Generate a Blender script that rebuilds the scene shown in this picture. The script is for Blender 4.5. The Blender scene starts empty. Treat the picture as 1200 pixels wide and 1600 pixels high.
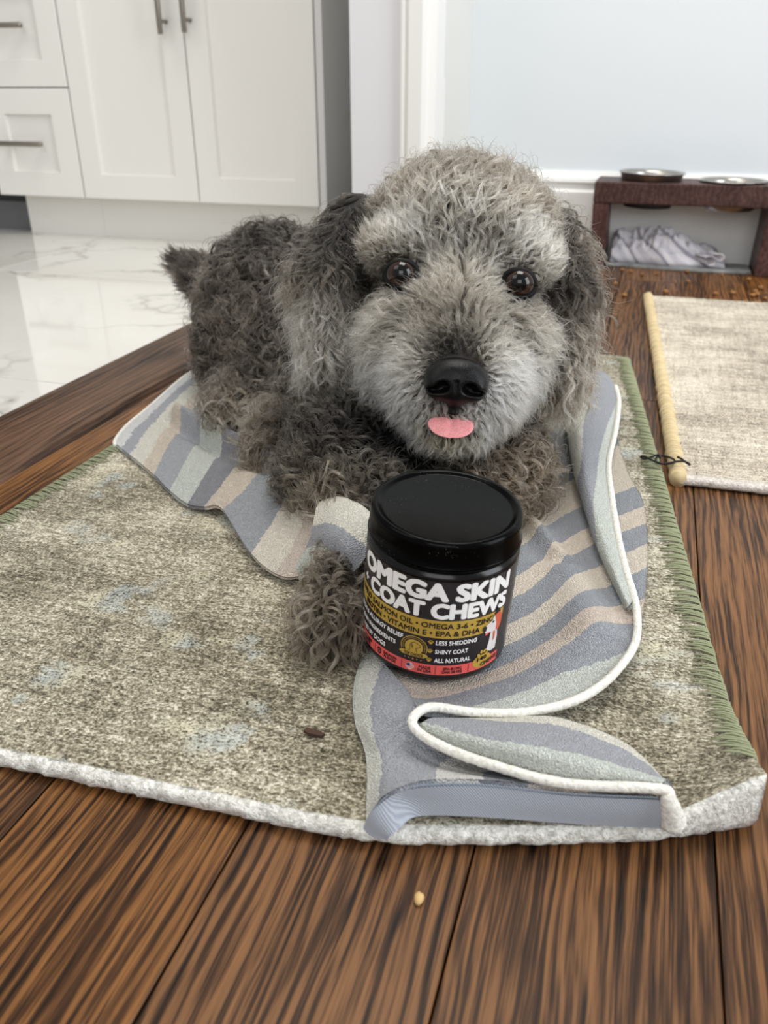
import bpy, bmesh, math, random
import numpy as np
from mathutils import Vector, Matrix, kdtree

random.seed(7)
RNG = np.random.default_rng(11)
S = bpy.context.scene
COL = S.collection
R = math.radians
YAW = R(17)          # the room's axes are turned 17 degrees from the line of sight
CY, SY = math.cos(YAW), math.sin(YAW)

# ------------------------------------------------------------------ camera
cam_data = bpy.data.cameras.new('camera')
cam = bpy.data.objects.new('camera', cam_data)
COL.objects.link(cam)
cam.location = (0, 0, 0.34)
cam.rotation_euler = (R(90 - 27), 0, YAW)
cam_data.sensor_fit = 'VERTICAL'
cam_data.sensor_height = 36
cam_data.sensor_width = 27
cam_data.lens = 29.25
cam_data.clip_start = 0.02
cam_data.clip_end = 50
cam_data.dof.use_dof = True
cam_data.dof.focus_distance = 0.575
cam_data.dof.aperture_fstop = 10.0
S.camera = cam

# ------------------------------------------------------------------ light
world = bpy.data.worlds.new('world')
S.world = world
world.use_nodes = True
bg = world.node_tree.nodes['Background']
bg.inputs['Color'].default_value = (0.97, 0.98, 1.0, 1)
bg.inputs['Strength'].default_value = 0.42

def area(name, loc, target, sx, sy, power, color):
    d = bpy.data.lights.new(name, 'AREA')
    d.shape = 'RECTANGLE'; d.size = sx; d.size_y = sy; d.energy = power; d.color = color
    o = bpy.data.objects.new(name, d); COL.objects.link(o)
    o.location = loc
    o.rotation_euler = (Vector(target) - Vector(loc)).to_track_quat('-Z', 'Y').to_euler()
    return o

area('ceiling_light', (-0.1, 1.15, 2.5), (-0.1, 1.1, 0), 1.3, 1.0, 34, (1.0, 0.97, 0.92))
area('kitchen_light', (-1.5, 0.0, 2.1), (-1.2, 1.8, 0.1), 1.4, 1.2, 11, (1.0, 0.96, 0.90))
area('window_light', (2.2, 0.45, 1.05), (0.0, 1.0, 0.2), 1.2, 1.9, 44, (0.90, 0.95, 1.0))

area('front_fill', (0.35, -1.7, 1.35), (-0.1, 1.2, 0.15), 1.6, 1.3, 19, (0.97, 0.98, 1.0))  # unseen fill lamp added behind the camera to lighten the fronts

vs = S.view_settings
S.display_settings.display_device = 'sRGB'
vs.view_transform = 'Standard'; vs.look = 'None'; vs.exposure = 0.10; vs.gamma = 1.0; vs.use_curve_mapping = False
S.cycles.max_bounces = 8
S.cycles.diffuse_bounces = 4
S.cycles.glossy_bounces = 4
S.cycles.transparent_max_bounces = 6
S.cycles.caustics_reflective = False
S.cycles.caustics_refractive = False

# ------------------------------------------------------------------ helpers
def srgb(r, g, b):
    f = lambda c: ((c / 255 + 0.055) / 1.055) ** 2.4 if c > 10.3 else c / 255 / 12.92
    return (f(r), f(g), f(b), 1.0)

class Mat:
    """small node-tree builder"""
    def __init__(self, name):
        self.m = bpy.data.materials.new(name)
        self.m.use_nodes = True
        self.nt = self.m.node_tree
        self.nt.nodes.clear()
        self.out = self.nt.nodes.new('ShaderNodeOutputMaterial')
        self.bsdf = self.n('ShaderNodeBsdfPrincipled')
        self.nt.links.new(self.bsdf.outputs[0], self.out.inputs['Surface'])
    def n(self, t, ins=None, **props):
        nd = self.nt.nodes.new(t)
        for k, v in props.items():
            setattr(nd, k, v)
        for k, v in (ins or {}).items():
            self.set(nd, k, v)
        return nd
    def set(self, nd, k, v):
        s = nd.inputs[k]
        if isinstance(v, bpy.types.NodeSocket):
            self.nt.links.new(v, s)
        else:
            s.default_value = v
    def p(self, **kw):
        names = dict(color='Base Color', rough='Roughness', metal='Metallic', normal='Normal', spec='Specular IOR Level',
                     coat='Coat Weight', coat_rough='Coat Roughness', sheen='Sheen Weight', sss='Subsurface Weight', alpha='Alpha', aniso='Anisotropic')
        for k, v in kw.items():
            self.set(self.bsdf, names[k], v)
        return self
    def coord(self, kind='Object'):
        return self.n('ShaderNodeTexCoord').outputs[kind]
    def mapping(self, vec, scale=(1, 1, 1), loc=(0, 0, 0), rot=(0, 0, 0)):
        return self.n('ShaderNodeMapping', {'Vector': vec, 'Scale': scale, 'Location': loc, 'Rotation': rot}).outputs[0]
    def noise(self, vec, scale=5, detail=3, rough=0.5, dist=0.0, out='Fac'):
        return self.n('ShaderNodeTexNoise', {'Vector': vec, 'Scale': scale, 'Detail': detail, 'Roughness': rough, 'Distortion': dist}).outputs[out]
    def ramp(self, fac, stops, interp='LINEAR'):
        nd = self.n('ShaderNodeValToRGB', {'Fac': fac})
        cr = nd.color_ramp
        cr.interpolation = interp
        while len(cr.elements) < len(stops):
            cr.elements.new(0.5)
        for e, (pos, c) in zip(cr.elements, stops):
            e.position = pos
            e.color = c if not isinstance(c, (int, float)) else (c, c, c, 1)
        return nd.outputs[0]
    def mix(self, fac, a, b, mode='MIX'):
        nd = self.n('ShaderNodeMix', data_type='RGBA', blend_type=mode)
        self.set(nd, 0, fac); self.set(nd, 6, a); self.set(nd, 7, b)
        return nd.outputs[2]
    def math(self, op, a, b=0.0, clamp=False):
        nd = self.n('ShaderNodeMath', operation=op, use_clamp=clamp)
        self.set(nd, 0, a); self.set(nd, 1, b)
        return nd.outputs[0]
    def vadd(self, a, b):
        nd = self.n('ShaderNodeVectorMath', operation='ADD')
        self.set(nd, 0, a); self.set(nd, 1, b)
        return nd.outputs[0]
    def attr(self, name, out='Fac'):
        return self.n('ShaderNodeAttribute', attribute_name=name).outputs[out]
    def bump(self, height, strength=0.5, dist=0.001):
        return self.n('ShaderNodeBump', {'Height': height, 'Strength': strength, 'Distance': dist}).outputs[0]

def simple(name, rgb, rough=0.5, metal=0.0, **kw):
    return Mat(name).p(color=srgb(*rgb), rough=rough, metal=metal, **kw).m

def link(name, me, mat=None, parent=None):
    o = bpy.data.objects.new(name, me)
    COL.objects.link(o)
    if mat is not None and len(me.materials) == 0:
        me.materials.append(mat)
    if parent is not None:
        o.parent = parent
    return o

def mesh(name, verts, faces, smooth=False):
    me = bpy.data.meshes.new(name)
    me.from_pydata([tuple(v) for v in verts], [], [tuple(f) for f in faces])
    if smooth:
        me.polygons.foreach_set('use_smooth', [True] * len(me.polygons))
    me.update()
    return me

def bm_mesh(name, bm, smooth=False):
    me = bpy.data.meshes.new(name)
    bm.to_mesh(me); bm.free()
    if smooth:
        me.polygons.foreach_set('use_smooth', [True] * len(me.polygons))
    return me

def box_bm(bm, x0, x1, y0, y1, z0, z1):
    v = [bm.verts.new((x, y, z)) for x in (x0, x1) for y in (y0, y1) for z in (z0, z1)]
    for f in ((0, 1, 3, 2), (4, 6, 7, 5), (0, 4, 5, 1), (2, 3, 7, 6), (0, 2, 6, 4), (1, 5, 7, 3)):
        bm.faces.new([v[i] for i in f])
    return v

def box(name, x0, x1, y0, y1, z0, z1, mat, parent=None, bevel=0.0, origin=None):
    bm = bmesh.new()
    ox, oy, oz = origin or (0, 0, 0)
    box_bm(bm, x0 - ox, x1 - ox, y0 - oy, y1 - oy, z0 - oz, z1 - oz)
    if bevel:
        bmesh.ops.bevel(bm, geom=bm.edges[:], offset=bevel, segments=2, affect='EDGES', profile=0.7)
    bmesh.ops.recalc_face_normals(bm, faces=bm.faces[:])
    o = link(name, bm_mesh(name, bm), mat, parent)
    o.location = (ox, oy, oz)
    return o

def prism(name, poly, axis_from, axis_to, mat, parent=None, axis='X', bevel=0.0):
    """extrude the outline poly (two coordinates) along one axis"""
    bm = bmesh.new()
    def V(t, a, b):
        return {'X': (t, a, b), 'Y': (a, t, b), 'Z': (a, b, t)}[axis]
    A = [bm.verts.new(V(axis_from, *p)) for p in poly]
    B = [bm.verts.new(V(axis_to, *p)) for p in poly]
    bm.faces.new(A); bm.faces.new(B[::-1])
    for i in range(len(poly)):
        j = (i + 1) % len(poly)
        bm.faces.new([A[i], B[i], B[j], A[j]])
    if bevel:
        bmesh.ops.bevel(bm, geom=bm.edges[:], offset=bevel, segments=2, affect='EDGES')
    bmesh.ops.recalc_face_normals(bm, faces=bm.faces[:])
    return link(name, bm_mesh(name, bm), mat, parent)

def frames(P):
    P = np.asarray(P, float)
    T = np.gradient(P, axis=0)
    T /= np.linalg.norm(T, axis=1)[:, None] + 1e-12
    up = np.array([0.0, 0, 1]) if abs(T[0, 2]) < 0.9 else np.array([1.0, 0, 0])
    N = np.zeros_like(P)
    n = np.cross(T[0], up)
    for i in range(len(P)):
        n = n - T[i] * (n @ T[i]); n /= np.linalg.norm(n) + 1e-12
        N[i] = n
    return T, N, np.cross(T, N)

def tube_geo(P, r, sides=8, jitter=0.0, rng=None):
    P = np.asarray(P, float); n = len(P)
    r = np.broadcast_to(np.asarray(r, float), (n,))
    T, N, B = frames(P)
    a = np.linspace(0, 2 * np.pi, sides, endpoint=False)
    ring = np.cos(a)[None, :, None] * N[:, None, :] + np.sin(a)[None, :, None] * B[:, None, :]
    rr = r[:, None] * np.ones((1, sides))
    if jitter:
        rr = rr * (1 + jitter * rng.standard_normal((n, sides)))
    V = P[:, None, :] + ring * rr[:, :, None]
    F = []
    for i in range(n - 1):
        for j in range(sides):
            k = (j + 1) % sides
            F.append((i * sides + j, i * sides + k, (i + 1) * sides + k, (i + 1) * sides + j))
    F.append(tuple(range(sides))[::-1]); F.append(tuple((n - 1) * sides + j for j in range(sides)))
    return V.reshape(-1, 3), F

def tube(name, P, r, mat, parent=None, sides=8, jitter=0.0):
    V, F = tube_geo(P, r, sides, jitter, RNG)
    return link(name, mesh(name, V, F, True), mat, parent)

def catmull(P, n):
    """resample control points (k, d) to n points on a Catmull-Rom spline"""
    P = np.asarray(P, float); k = len(P)
    E = np.vstack([2 * P[0] - P[1], P, 2 * P[-1] - P[-2]])
    t = np.linspace(0, k - 1, n); i = np.minimum(t.astype(int), k - 2); u = (t - i)[:, None]
    p0, p1, p2, p3 = E[i], E[i + 1], E[i + 2], E[i + 3]
    return 0.5 * ((2 * p1) + (-p0 + p2) * u + (2 * p0 - 5 * p1 + 4 * p2 - p3) * u ** 2 + (-p0 + 3 * p1 - 3 * p2 + p3) * u ** 3)

def net(G, nu, nv):
    """resample a control net (rows, cols, d) to (nu, nv, d)"""
    G = np.asarray(G, float)
    A = np.stack([catmull(G[:, j], nu) for j in range(G.shape[1])], 1)
    return np.stack([catmull(A[i], nv) for i in range(nu)], 0)

def grid_faces(nu, nv, off=0):
    return [(off + i * nv + j, off + (i + 1) * nv + j, off + (i + 1) * nv + j + 1, off + i * nv + j + 1)
            for i in range(nu - 1) for j in range(nv - 1)]

def lathe(name, prof, mat, parent=None, seg=64, smooth=True):
    """spin (radius, height) pairs about z"""
    V, F = [], []
    a = np.linspace(0, 2 * np.pi, seg, endpoint=False)
    for r, z in prof:
        V += [(r * math.cos(t), r * math.sin(t), z) for t in a]
    for i in range(len(prof) - 1):
        for j in range(seg):
            k = (j + 1) % seg
            F.append((i * seg + j, i * seg + k, (i + 1) * seg + k, (i + 1) * seg + j))
    me = mesh(name, V, F, smooth)
    bm = bmesh.new(); bm.from_mesh(me)
    bmesh.ops.remove_doubles(bm, verts=bm.verts[:], dist=1e-6)
    bmesh.ops.recalc_face_normals(bm, faces=bm.faces[:])
    bm.to_mesh(me); bm.free()
    if smooth:
        me.polygons.foreach_set('use_smooth', [True] * len(me.polygons))
    return link(name, me, mat, parent)

def empty(name, loc=(0, 0, 0), rotz=0.0):
    o = bpy.data.objects.new(name, None)
    COL.objects.link(o); o.location = loc; o.rotation_euler = (0, 0, rotz)
    return o

def tag(o, label, cat, group=None):
    o['label'] = label; o['category'] = cat
    if group: o['group'] = group
    return o

def structure(o):
    o['kind'] = 'structure'
    return o

def fbm(P, scale, seed, octaves=3):
    """cheap value noise on points (n,3), about -1..1"""
    out = np.zeros(len(P)); amp = 1.0; tot = 0
    for k in range(octaves):
        Q = P * scale * 2 ** k + seed * 17.3
        I = np.floor(Q).astype(np.int64); f = Q - I; f = f * f * (3 - 2 * f)
        v = np.zeros(len(P))
        for c in range(8):
            d = np.array([c & 1, c >> 1 & 1, c >> 2 & 1])
            J = I + d
            h = (J[:, 0] * 73856093 ^ J[:, 1] * 19349663 ^ J[:, 2] * 83492791 ^ (seed * 2654435)) & 0xffffff
            h = (h * 1103515245 + 12345) & 0x7fffffff
            h = ((h >> 8) & 0xffff) / 32767.5 - 1
            w = np.prod(np.where(d, f, 1 - f), axis=1)
            v += h * w
        out += amp * v; tot += amp; amp *= 0.5
    return out / tot

# ------------------------------------------------------------------ room materials
def wood(name, light, dark, mid, rough, seed, fine=1.0, bands=1.0):
    m = Mat(name)
    co = m.coord('Object')
    oi = m.n('ShaderNodeObjectInfo').outputs['Random']
    off = m.n('ShaderNodeCombineXYZ', {'X': m.math('MULTIPLY', oi, 37.0), 'Y': m.math('MULTIPLY', oi, 91.0), 'Z': m.math('MULTIPLY', oi, 53.0)}).outputs[0]
    co = m.vadd(co, off)
    warp = m.noise(m.mapping(co, (16, 2.2, 16)), 1.0, 3, 0.55, 0, 'Color')
    wv = m.n('ShaderNodeVectorMath', {0: warp, 1: (0.020, 0.0, 0.0)}, operation='MULTIPLY').outputs[0]
    cw = m.vadd(co, wv)
    rings = m.n('ShaderNodeTexWave', {'Vector': m.mapping(cw, (1, 0.13, 1)), 'Scale': 46 * bands, 'Distortion': 11.0, 'Detail': 3.0, 'Detail Scale': 1.1, 'Detail Roughness': 0.6}, wave_type='BANDS', bands_direction='X').outputs['Fac']
    fine_ = m.noise(m.mapping(cw, (800 * fine, 16 * fine, 200)), 1.0, 3, 0.65)
    pores = m.noise(m.mapping(cw, (340 * fine, 8 * fine, 200)), 1.0, 4, 0.65)
    broad = m.noise(m.mapping(cw, (24, 2.4, 26)), 1.0, 2, 0.5)
    g = m.math('ADD', m.math('ADD', m.math('MULTIPLY', rings, 0.16), m.math('MULTIPLY', fine_, 0.58)), m.math('ADD', m.math('MULTIPLY', pores, 0.80), m.math('MULTIPLY', broad, 0.44)))
    col = m.ramp(m.math('MULTIPLY', m.math('SUBTRACT', g, 0.11), 0.58), [(0.37, srgb(*dark)), (0.47, srgb(*mid)), (0.56, srgb(*light)), (0.70, tuple(min(1, c * 1.55) for c in srgb(*light)[:3]) + (1,))])
    tint = m.n('ShaderNodeHueSaturation', {'Color': col, 'Value': m.math('ADD', 0.84, m.math('MULTIPLY', oi, 0.32)), 'Saturation': m.math('ADD', 0.86, m.math('MULTIPLY', oi, 0.14))}).outputs[0]
    rg = m.ramp(g, [(0.3, rough + 0.12), (0.8, rough)])
    m.p(color=tint, rough=rg, normal=m.bump(g, 0.28, 0.0006), spec=0.16)
    return m.m

WOOD = wood('stained_oak', (118, 76, 33), (19, 11, 5), (68, 41, 17), 0.38, 1)
WOOD_SADDLE = wood('saddle_oak', (106, 74, 50), (34, 23, 16), (74, 50, 33), 0.42, 2, 0.6, 0.7)

def tile_material():
    m = Mat('polished_marble')
    co = m.coord('Object')
    oi = m.n('ShaderNodeObjectInfo').outputs['Random']
    off = m.n('ShaderNodeCombineXYZ', {'X': m.math('MULTIPLY', oi, 7.0), 'Y': m.math('MULTIPLY', oi, 3.0), 'Z': 0.0}).outputs[0]
    co = m.vadd(co, off)
    w = m.noise(co, 3.2, 4, 0.6, 0, 'Color')
    wv = m.n('ShaderNodeVectorMath', {0: w, 1: (0.5, 0.5, 0.5)}, operation='MULTIPLY').outputs[0]
    c2 = m.vadd(co, wv)
    v = m.n('ShaderNodeTexVoronoi', {'Vector': c2, 'Scale': 2.6}, feature='DISTANCE_TO_EDGE').outputs['Distance']
    vein = m.ramp(v, [(0.0, 1.0), (0.010, 0.5), (0.04, 0.0)])
    fade = m.ramp(m.noise(co, 2.3, 2), [(0.42, 0.0), (0.62, 1.0)])
    cloud = m.ramp(m.noise(c2, 1.6, 4), [(0.35, srgb(232, 230, 224)), (0.7, srgb(216, 213, 205))])
    f = m.math('MULTIPLY', m.math('MULTIPLY', vein, fade), 0.75)
    col = m.mix(f, cloud, srgb(134, 128, 122))
    m.p(color=col, rough=0.055, spec=0.55)
    return m.m

TILE = tile_material()
GROUT = simple('grout', (190, 186, 178), 0.9)
DARKGAP = simple('dark_gap', (26, 16, 10), 0.9)
WHITE = simple('cabinet_paint', (226, 224, 219), 0.38, spec=0.35)
CARCASS = simple('cabinet_paint_shaded', (206, 204, 204), 0.5)  # cabinet white darkened: shade of the unlit side put into the colour
TRIMP = simple('trim_paint', (243, 242, 238), 0.32)

def wall_mat(name, rgb):
    m = Mat(name)
    b = m.noise(m.coord('Object'), 220, 3, 0.6)
    m.p(color=srgb(*rgb), rough=0.72, normal=m.bump(b, 0.12, 0.0006))
    return m.m

WALLB = wall_mat('pale_blue_wall_paint', (222, 227, 230))
WALLK = wall_mat('kitchen_wall_paint', (222, 222, 220))
STEEL = simple('brushed_steel', (176, 172, 166), 0.28, 1.0)
PULL = simple('satin_nickel', (150, 143, 134), 0.36, 1.0)
BLACKAP = simple('black_appliance', (18, 18, 20), 0.3)
GREYPL = simple('grey_toe_plate', (110, 110, 112), 0.5)

# ------------------------------------------------------------------ floor: planks, saddle, tiles
floor = box('floor', -3.2, 2.6, -1.6, 3.2, -0.06, -0.012, DARKGAP)
structure(floor)
SEAM0, PW = -0.0430, 0.1155
GAP = 0.0011

def plank(x0, x1, y0, y1, mat=WOOD, name='plank', z1=0.0, z0=-0.0119):
    o = box(name, x0 + GAP / 2, x1 - GAP / 2, y0 + GAP / 2, y1 - GAP / 2, z0, z1, mat, floor, 0.0009, ((x0 + x1) / 2, (y0 + y1) / 2, 0))
    return o

rr = random.Random(3)
cuts = {-1: [0.92], 0: [1.02, 1.75], 1: [1.32], 2: [0.745, 1.7], 3: [1.15], -2: [0.70, 1.5], -3: [1.25], 4: [0.6, 1.6], -4: [0.35, 1.1]}
for k in range(-5, 20):
    x0 = SEAM0 + k * PW
    x1 = x0 + PW
    if k == -5:
        x0 = -0.566
    ys = [-1.2] + cuts.get(k, [rr.uniform(0.1, 0.9), rr.uniform(1.1, 1.9)]) + [2.02]
    for a, b in zip(ys[:-1], ys[1:]):
        plank(x0, x1, a, b)
# the wooden saddle between the rooms: a low board with an eased edge on each side
bm = bmesh.new()
prof = [(-0.692, -0.0119), (-0.692, 0.0005), (-0.684, 0.0035), (-0.590, 0.0040), (-0.578, 0.0025), (-0.5685, -0.004), (-0.5685, -0.0119)]
sad = prism('threshold_board', [(x + 0.63, z) for x, z in prof], -1.7, 1.15, WOOD_SADDLE, floor, 'Y')
sad.location = (-0.63, 0.5, 0)
# polished tiles of the kitchen floor
TG = 0.002
xs = [-0.694 - 0.61 * i for i in range(5)]
ys = [-0.345, 0.26, 0.865, 1.47, 2.075]
for i in range(4):
    for j in range(4):
        xa, xb, ya, yb = xs[i + 1] + TG, xs[i], ys[j] + TG, ys[j + 1]
        box('tile', xa, xb, ya, yb, -0.0119, 0.0, TILE, floor, 0.0006, ((xa + xb) / 2, (ya + yb) / 2, 0))
g = box('grout_bed', -3.15, -0.694, -0.9, 2.1, -0.0121, -0.0012, GROUT, floor)

# ------------------------------------------------------------------ walls
WX0, WX1, WYF, WYB = -0.566, -0.4139, 1.645, 2.0
structure(box('wall_back', WX1, 2.55, WYB, WYB + 0.12, -0.0119, 2.6, WALLB))
structure(box('wall_left', WX0 + 0.004, WX1, WYF + 0.012, 2.35, -0.0119, 2.6, wall_mat('cream_wall_paint', (226, 227, 222))))
structure(box('wall_kitchen', -3.2, WX0 + 0.004, 2.22, 2.34, -0.0119, 2.6, WALLK))
structure(box('wall_right', 2.5, 2.6, 1.45, 2.0, -0.0119, 2.6, WALLB))
# the jamb board that closes the wall end, and the casing beside it
JAMB = simple('jamb_paint', (222, 221, 223), 0.45)
structure(box('trim_1', WX0, -0.4655, WYF - 0.008, WYF + 0.012, 0.0, 2.6, JAMB, None, 0.0015))
cas = prism('trim_2', [(-0.4665, WYF - 0.008), (-0.4665, WYF - 0.019), (-0.4620, WYF - 0.021), (-0.4575, WYF - 0.019), (-0.4560, WYF - 0.014), (-0.4530, WYF - 0.0145),
                       (-0.4500, WYF - 0.024), (-0.4250, WYF - 0.027), (-0.4170, WYF - 0.023), (WX1, WYF - 0.018), (WX1 + 0.012, WYF - 0.012), (WX1 + 0.012, WYF + 0.05), (WX1 + 0.0005, WYF + 0.055),
                       (WX1 + 0.0005, WYF + 0.011), (-0.4665, WYF + 0.011)], 0.0, 2.6, TRIMP, None, 'Z')
structure(cas)
base_prof = [(WYB - 0.0002, 0.0), (WYB - 0.016, 0.0), (WYB - 0.016, 0.136), (WYB - 0.012, 0.142), (WYB - 0.012, 0.152), (WYB - 0.017, 0.157), (WYB - 0.015, 0.165), (WYB - 0.007, 0.172), (WYB - 0.005, 0.178), (WYB - 0.0002, 0.178)]
structure(prism('baseboard_back', base_prof, WX1 + 0.016, 2.5, TRIMP, None, 'X'))
bl = [(WX1 + (WYB - y), z) for y, z in base_prof]
structure(prism('baseboard_left', bl, WYF + 0.06, WYB, TRIMP, None, 'Y'))

# wall plate seen edge on beside the casing
op = empty('outlet_plate', (WX1, 1.70, 0.30))
tag(op, 'white wall plate on the cream wall just beside the door casing', 'outlet')
box('plate', 0.0003, 0.0058, -0.035, 0.035, -0.057, 0.057, TRIMP, op, 0.0018)
for dz in (-0.02, 0.02):
    box('socket', 0.0056, 0.0070, -0.016, 0.016, dz - 0.014, dz + 0.014, TRIMP, op, 0.0006)

# ------------------------------------------------------------------ cabinets
YF = 1.86            # face of the doors
DT = 0.019           # their thickness

def shaker(name, x0, x1, z0, z1, parent, st=0.054, rail=0.054):
    """a shaker front: a frame with a recessed flat panel, one mesh"""
    bm = bmesh.new()
    xi0, xi1, zi0, zi1 = x0 + st, x1 - st, z0 + rail, z1 - rail
    rec, ch = 0.0085, 0.0022
    def ring(xa, xb, za, zb, y):
        return [bm.verts.new((xa, y, za)), bm.verts.new((xb, y, za)), bm.verts.new((xb, y, zb)), bm.verts.new((xa, y, zb))]
    e = 0.0012
    rings = [ring(x0, x1, z0, z1, YF + DT), ring(x0, x1, z0, z1, YF + e), ring(x0 + e, x1 - e, z0 + e, z1 - e, YF), ring(xi0, xi1, zi0, zi1, YF),
             ring(xi0 + ch, xi1 - ch, zi0 + ch, zi1 - ch, YF + rec)]
    for a, b in zip(rings[:-1], rings[1:]):
        for i in range(4):
            j = (i + 1) % 4
            bm.faces.new([a[i], a[j], b[j], b[i]])
    bm.faces.new(rings[-1]); bm.faces.new(rings[0][::-1])
    bmesh.ops.recalc_face_normals(bm, faces=bm.faces[:])
    return link(name, bm_mesh(name, bm), WHITE, parent)

def pull(parent, p0, p1, name='handle'):
    """bar pull from p0 to p1 (x, z) standing off the face on two posts"""
    bm = bmesh.new()
    off = 0.030; r = 0.0058
    a = np.array([p0[0], YF - off, p0[1]]); b = np.array([p1[0], YF - off, p1[1]])
    V, F = tube_geo([a, a + (b - a) * .02, a + (b - a) * .5, a + (b - a) * .98, b], [r * .8, r, r, r, r * .8], 12)
    Vs, Fs = list(V), list(F)
    L = np.linalg.norm(b - a)
    for t in (0.025 / L, 1 - 0.025 / L):
        c = a + (b - a) * t
        V2, F2 = tube_geo([c, c + (0, off + 0.001, 0)], 0.0042, 8)
        o = len(Vs); Vs += list(V2); Fs += [tuple(i + o for i in f) for f in F2]
    bm.free()
    return link(name, mesh(name, Vs, Fs, True), PULL, parent)

HT = 0.90
cabA = empty('base_cabinet', (0, 0, 0))
tag(cabA, 'white shaker cabinet with two tall doors and vertical bar handles', 'cabinet')
box('carcass', -1.336, -0.7065, YF + DT + 0.001, 2.215, 0.1005, HT, WHITE, cabA)
box('side_panel', -0.7205, -0.7045, YF + 0.004, 2.214, 0.0, HT, CARCASS, cabA, 0.001)
d1 = shaker('door', -1.3345, -1.0245, 0.1, HT - 0.01, cabA)
d2 = shaker('door', -1.0215, -0.7225, 0.1, HT - 0.01, cabA)
pull(d1, (-1.062, 0.443), (-1.062, 0.60)); pull(d2, (-1.004, 0.445), (-1.004, 0.602))
box('toe_board', -1.336, -0.7215, 1.925, 1.94, 0.0, 0.1, WHITE, cabA)
cabB = empty('drawer_cabinet', (0, 0, 0))
tag(cabB, 'narrow white cabinet of stacked shaker drawers with horizontal bar pulls', 'cabinet')
box('carcass', -1.584, -1.3375, YF + DT + 0.001, 2.215, 0.1005, HT, WHITE, cabB)
for z0, z1, zp in ((0.1, 0.3395, 0.2205), (0.3425, 0.5825, 0.467), (0.5855, 0.885, 0.73)):
    d = shaker('drawer', -1.584, -1.3385, z0, z1, cabB, 0.056, 0.055)
    pull(d, (-1.545, zp), (-1.412, zp))
box('toe_board', -1.562, -1.3365, 1.925, 1.94, 0.0, 0.1, WHITE, cabB)
box('side_toe', -1.562, -1.547, 1.9405, 2.2, 0.0, 0.1, WHITE, cabB)
ap = empty('dishwasher', (0, 0, 0))
tag(ap, 'black appliance at the left edge beside the drawer cabinet', 'dishwasher')
box('door', -2.19, -1.5895, YF + 0.006, YF + 0.03, 0.11, 0.87, BLACKAP, ap, 0.003)
box('body', -2.19, -1.5895, YF + 0.031, 2.2, 0.10, 0.88, BLACKAP, ap)
box('toe_plate', -2.19, -1.566, 1.955, 1.965, 0.0, 0.072, GREYPL, ap)
box('vent_strip', -2.19, -1.566, 1.95, 1.965, 0.0725, 0.099, BLACKAP, ap)
wt = box('worktop', -2.2, -0.70, YF - 0.02, 2.219, HT + 0.0005, HT + 0.035, simple('stone_worktop', (225, 224, 220), 0.2), None, 0.003)
tag(wt, 'pale stone worktop running over the white cabinets', 'worktop')

# ------------------------------------------------------------------ rugs
def rug_material(name, cols, spots, scale_x, scale_y, binding):
    m = Mat(name)
    co = m.coord('Object')
    warp = m.noise(co, 60, 2, 0.5, 0, 'Color')
    wv = m.n('ShaderNodeVectorMath', {0: warp, 1: (0.004, 0.004, 0)}, operation='MULTIPLY').outputs[0]
    c2 = m.vadd(co, wv)
    weft = m.noise(m.mapping(c2, (scale_x, scale_y, 300)), 1.0, 3, 0.65)
    yarn = m.noise(m.mapping(c2, (520, 620, 500)), 1.0, 2, 0.6)
    streak = m.noise(m.mapping(c2, (14, 240, 60)), 1.0, 2, 0.55)
    cross = m.noise(m.mapping(c2, (260, 22, 60)), 1.0, 2, 0.5)
    g = m.math('ADD', m.math('ADD', m.math('MULTIPLY', weft, 0.50), m.math('MULTIPLY', yarn, 0.72)), m.math('ADD', m.math('MULTIPLY', streak, 0.20), m.math('MULTIPLY', cross, 0.16)))
    patch = m.noise(m.mapping(c2, (9, 13, 9)), 1.0, 4, 0.6)
    g2 = m.math('ADD', g, m.math('MULTIPLY', m.math('SUBTRACT', patch, 0.5), 0.42))
    col = m.ramp(m.math('MULTIPLY', g2, 0.63), cols)
    if spots:
        v = m.noise(m.mapping(c2, (15, 19, 9), (3.3, 1.7, 0)), 1.0, 3, 0.62)
        sp = m.ramp(v, [(0.565, 0.0), (0.62, 1.0)])
        sp = m.math('MULTIPLY', sp, m.ramp(yarn, [(0.36, 0.0), (0.5, 1.0)]))
        hue = m.ramp(m.noise(c2, 25, 1), [(0.45, spots[0]), (0.58, spots[1])])
        col = m.mix(m.math('MULTIPLY', sp, 0.5), col, hue)
    e = m.attr('edge')
    bcol = m.mix(m.ramp(m.noise(c2, 330, 3, 0.7), [(0.35, 0.0), (0.62, 1.0)]), binding[1], binding[0])
    col = m.mix(e, col, bcol)
    h = m.math('ADD', m.math('MULTIPLY', yarn, 0.7), m.math('MULTIPLY', weft, 0.6))
    m.p(color=col, rough=0.95, spec=0.12, sheen=0.15, normal=m.bump(h, 0.9, 0.0022))
    return m.m

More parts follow.
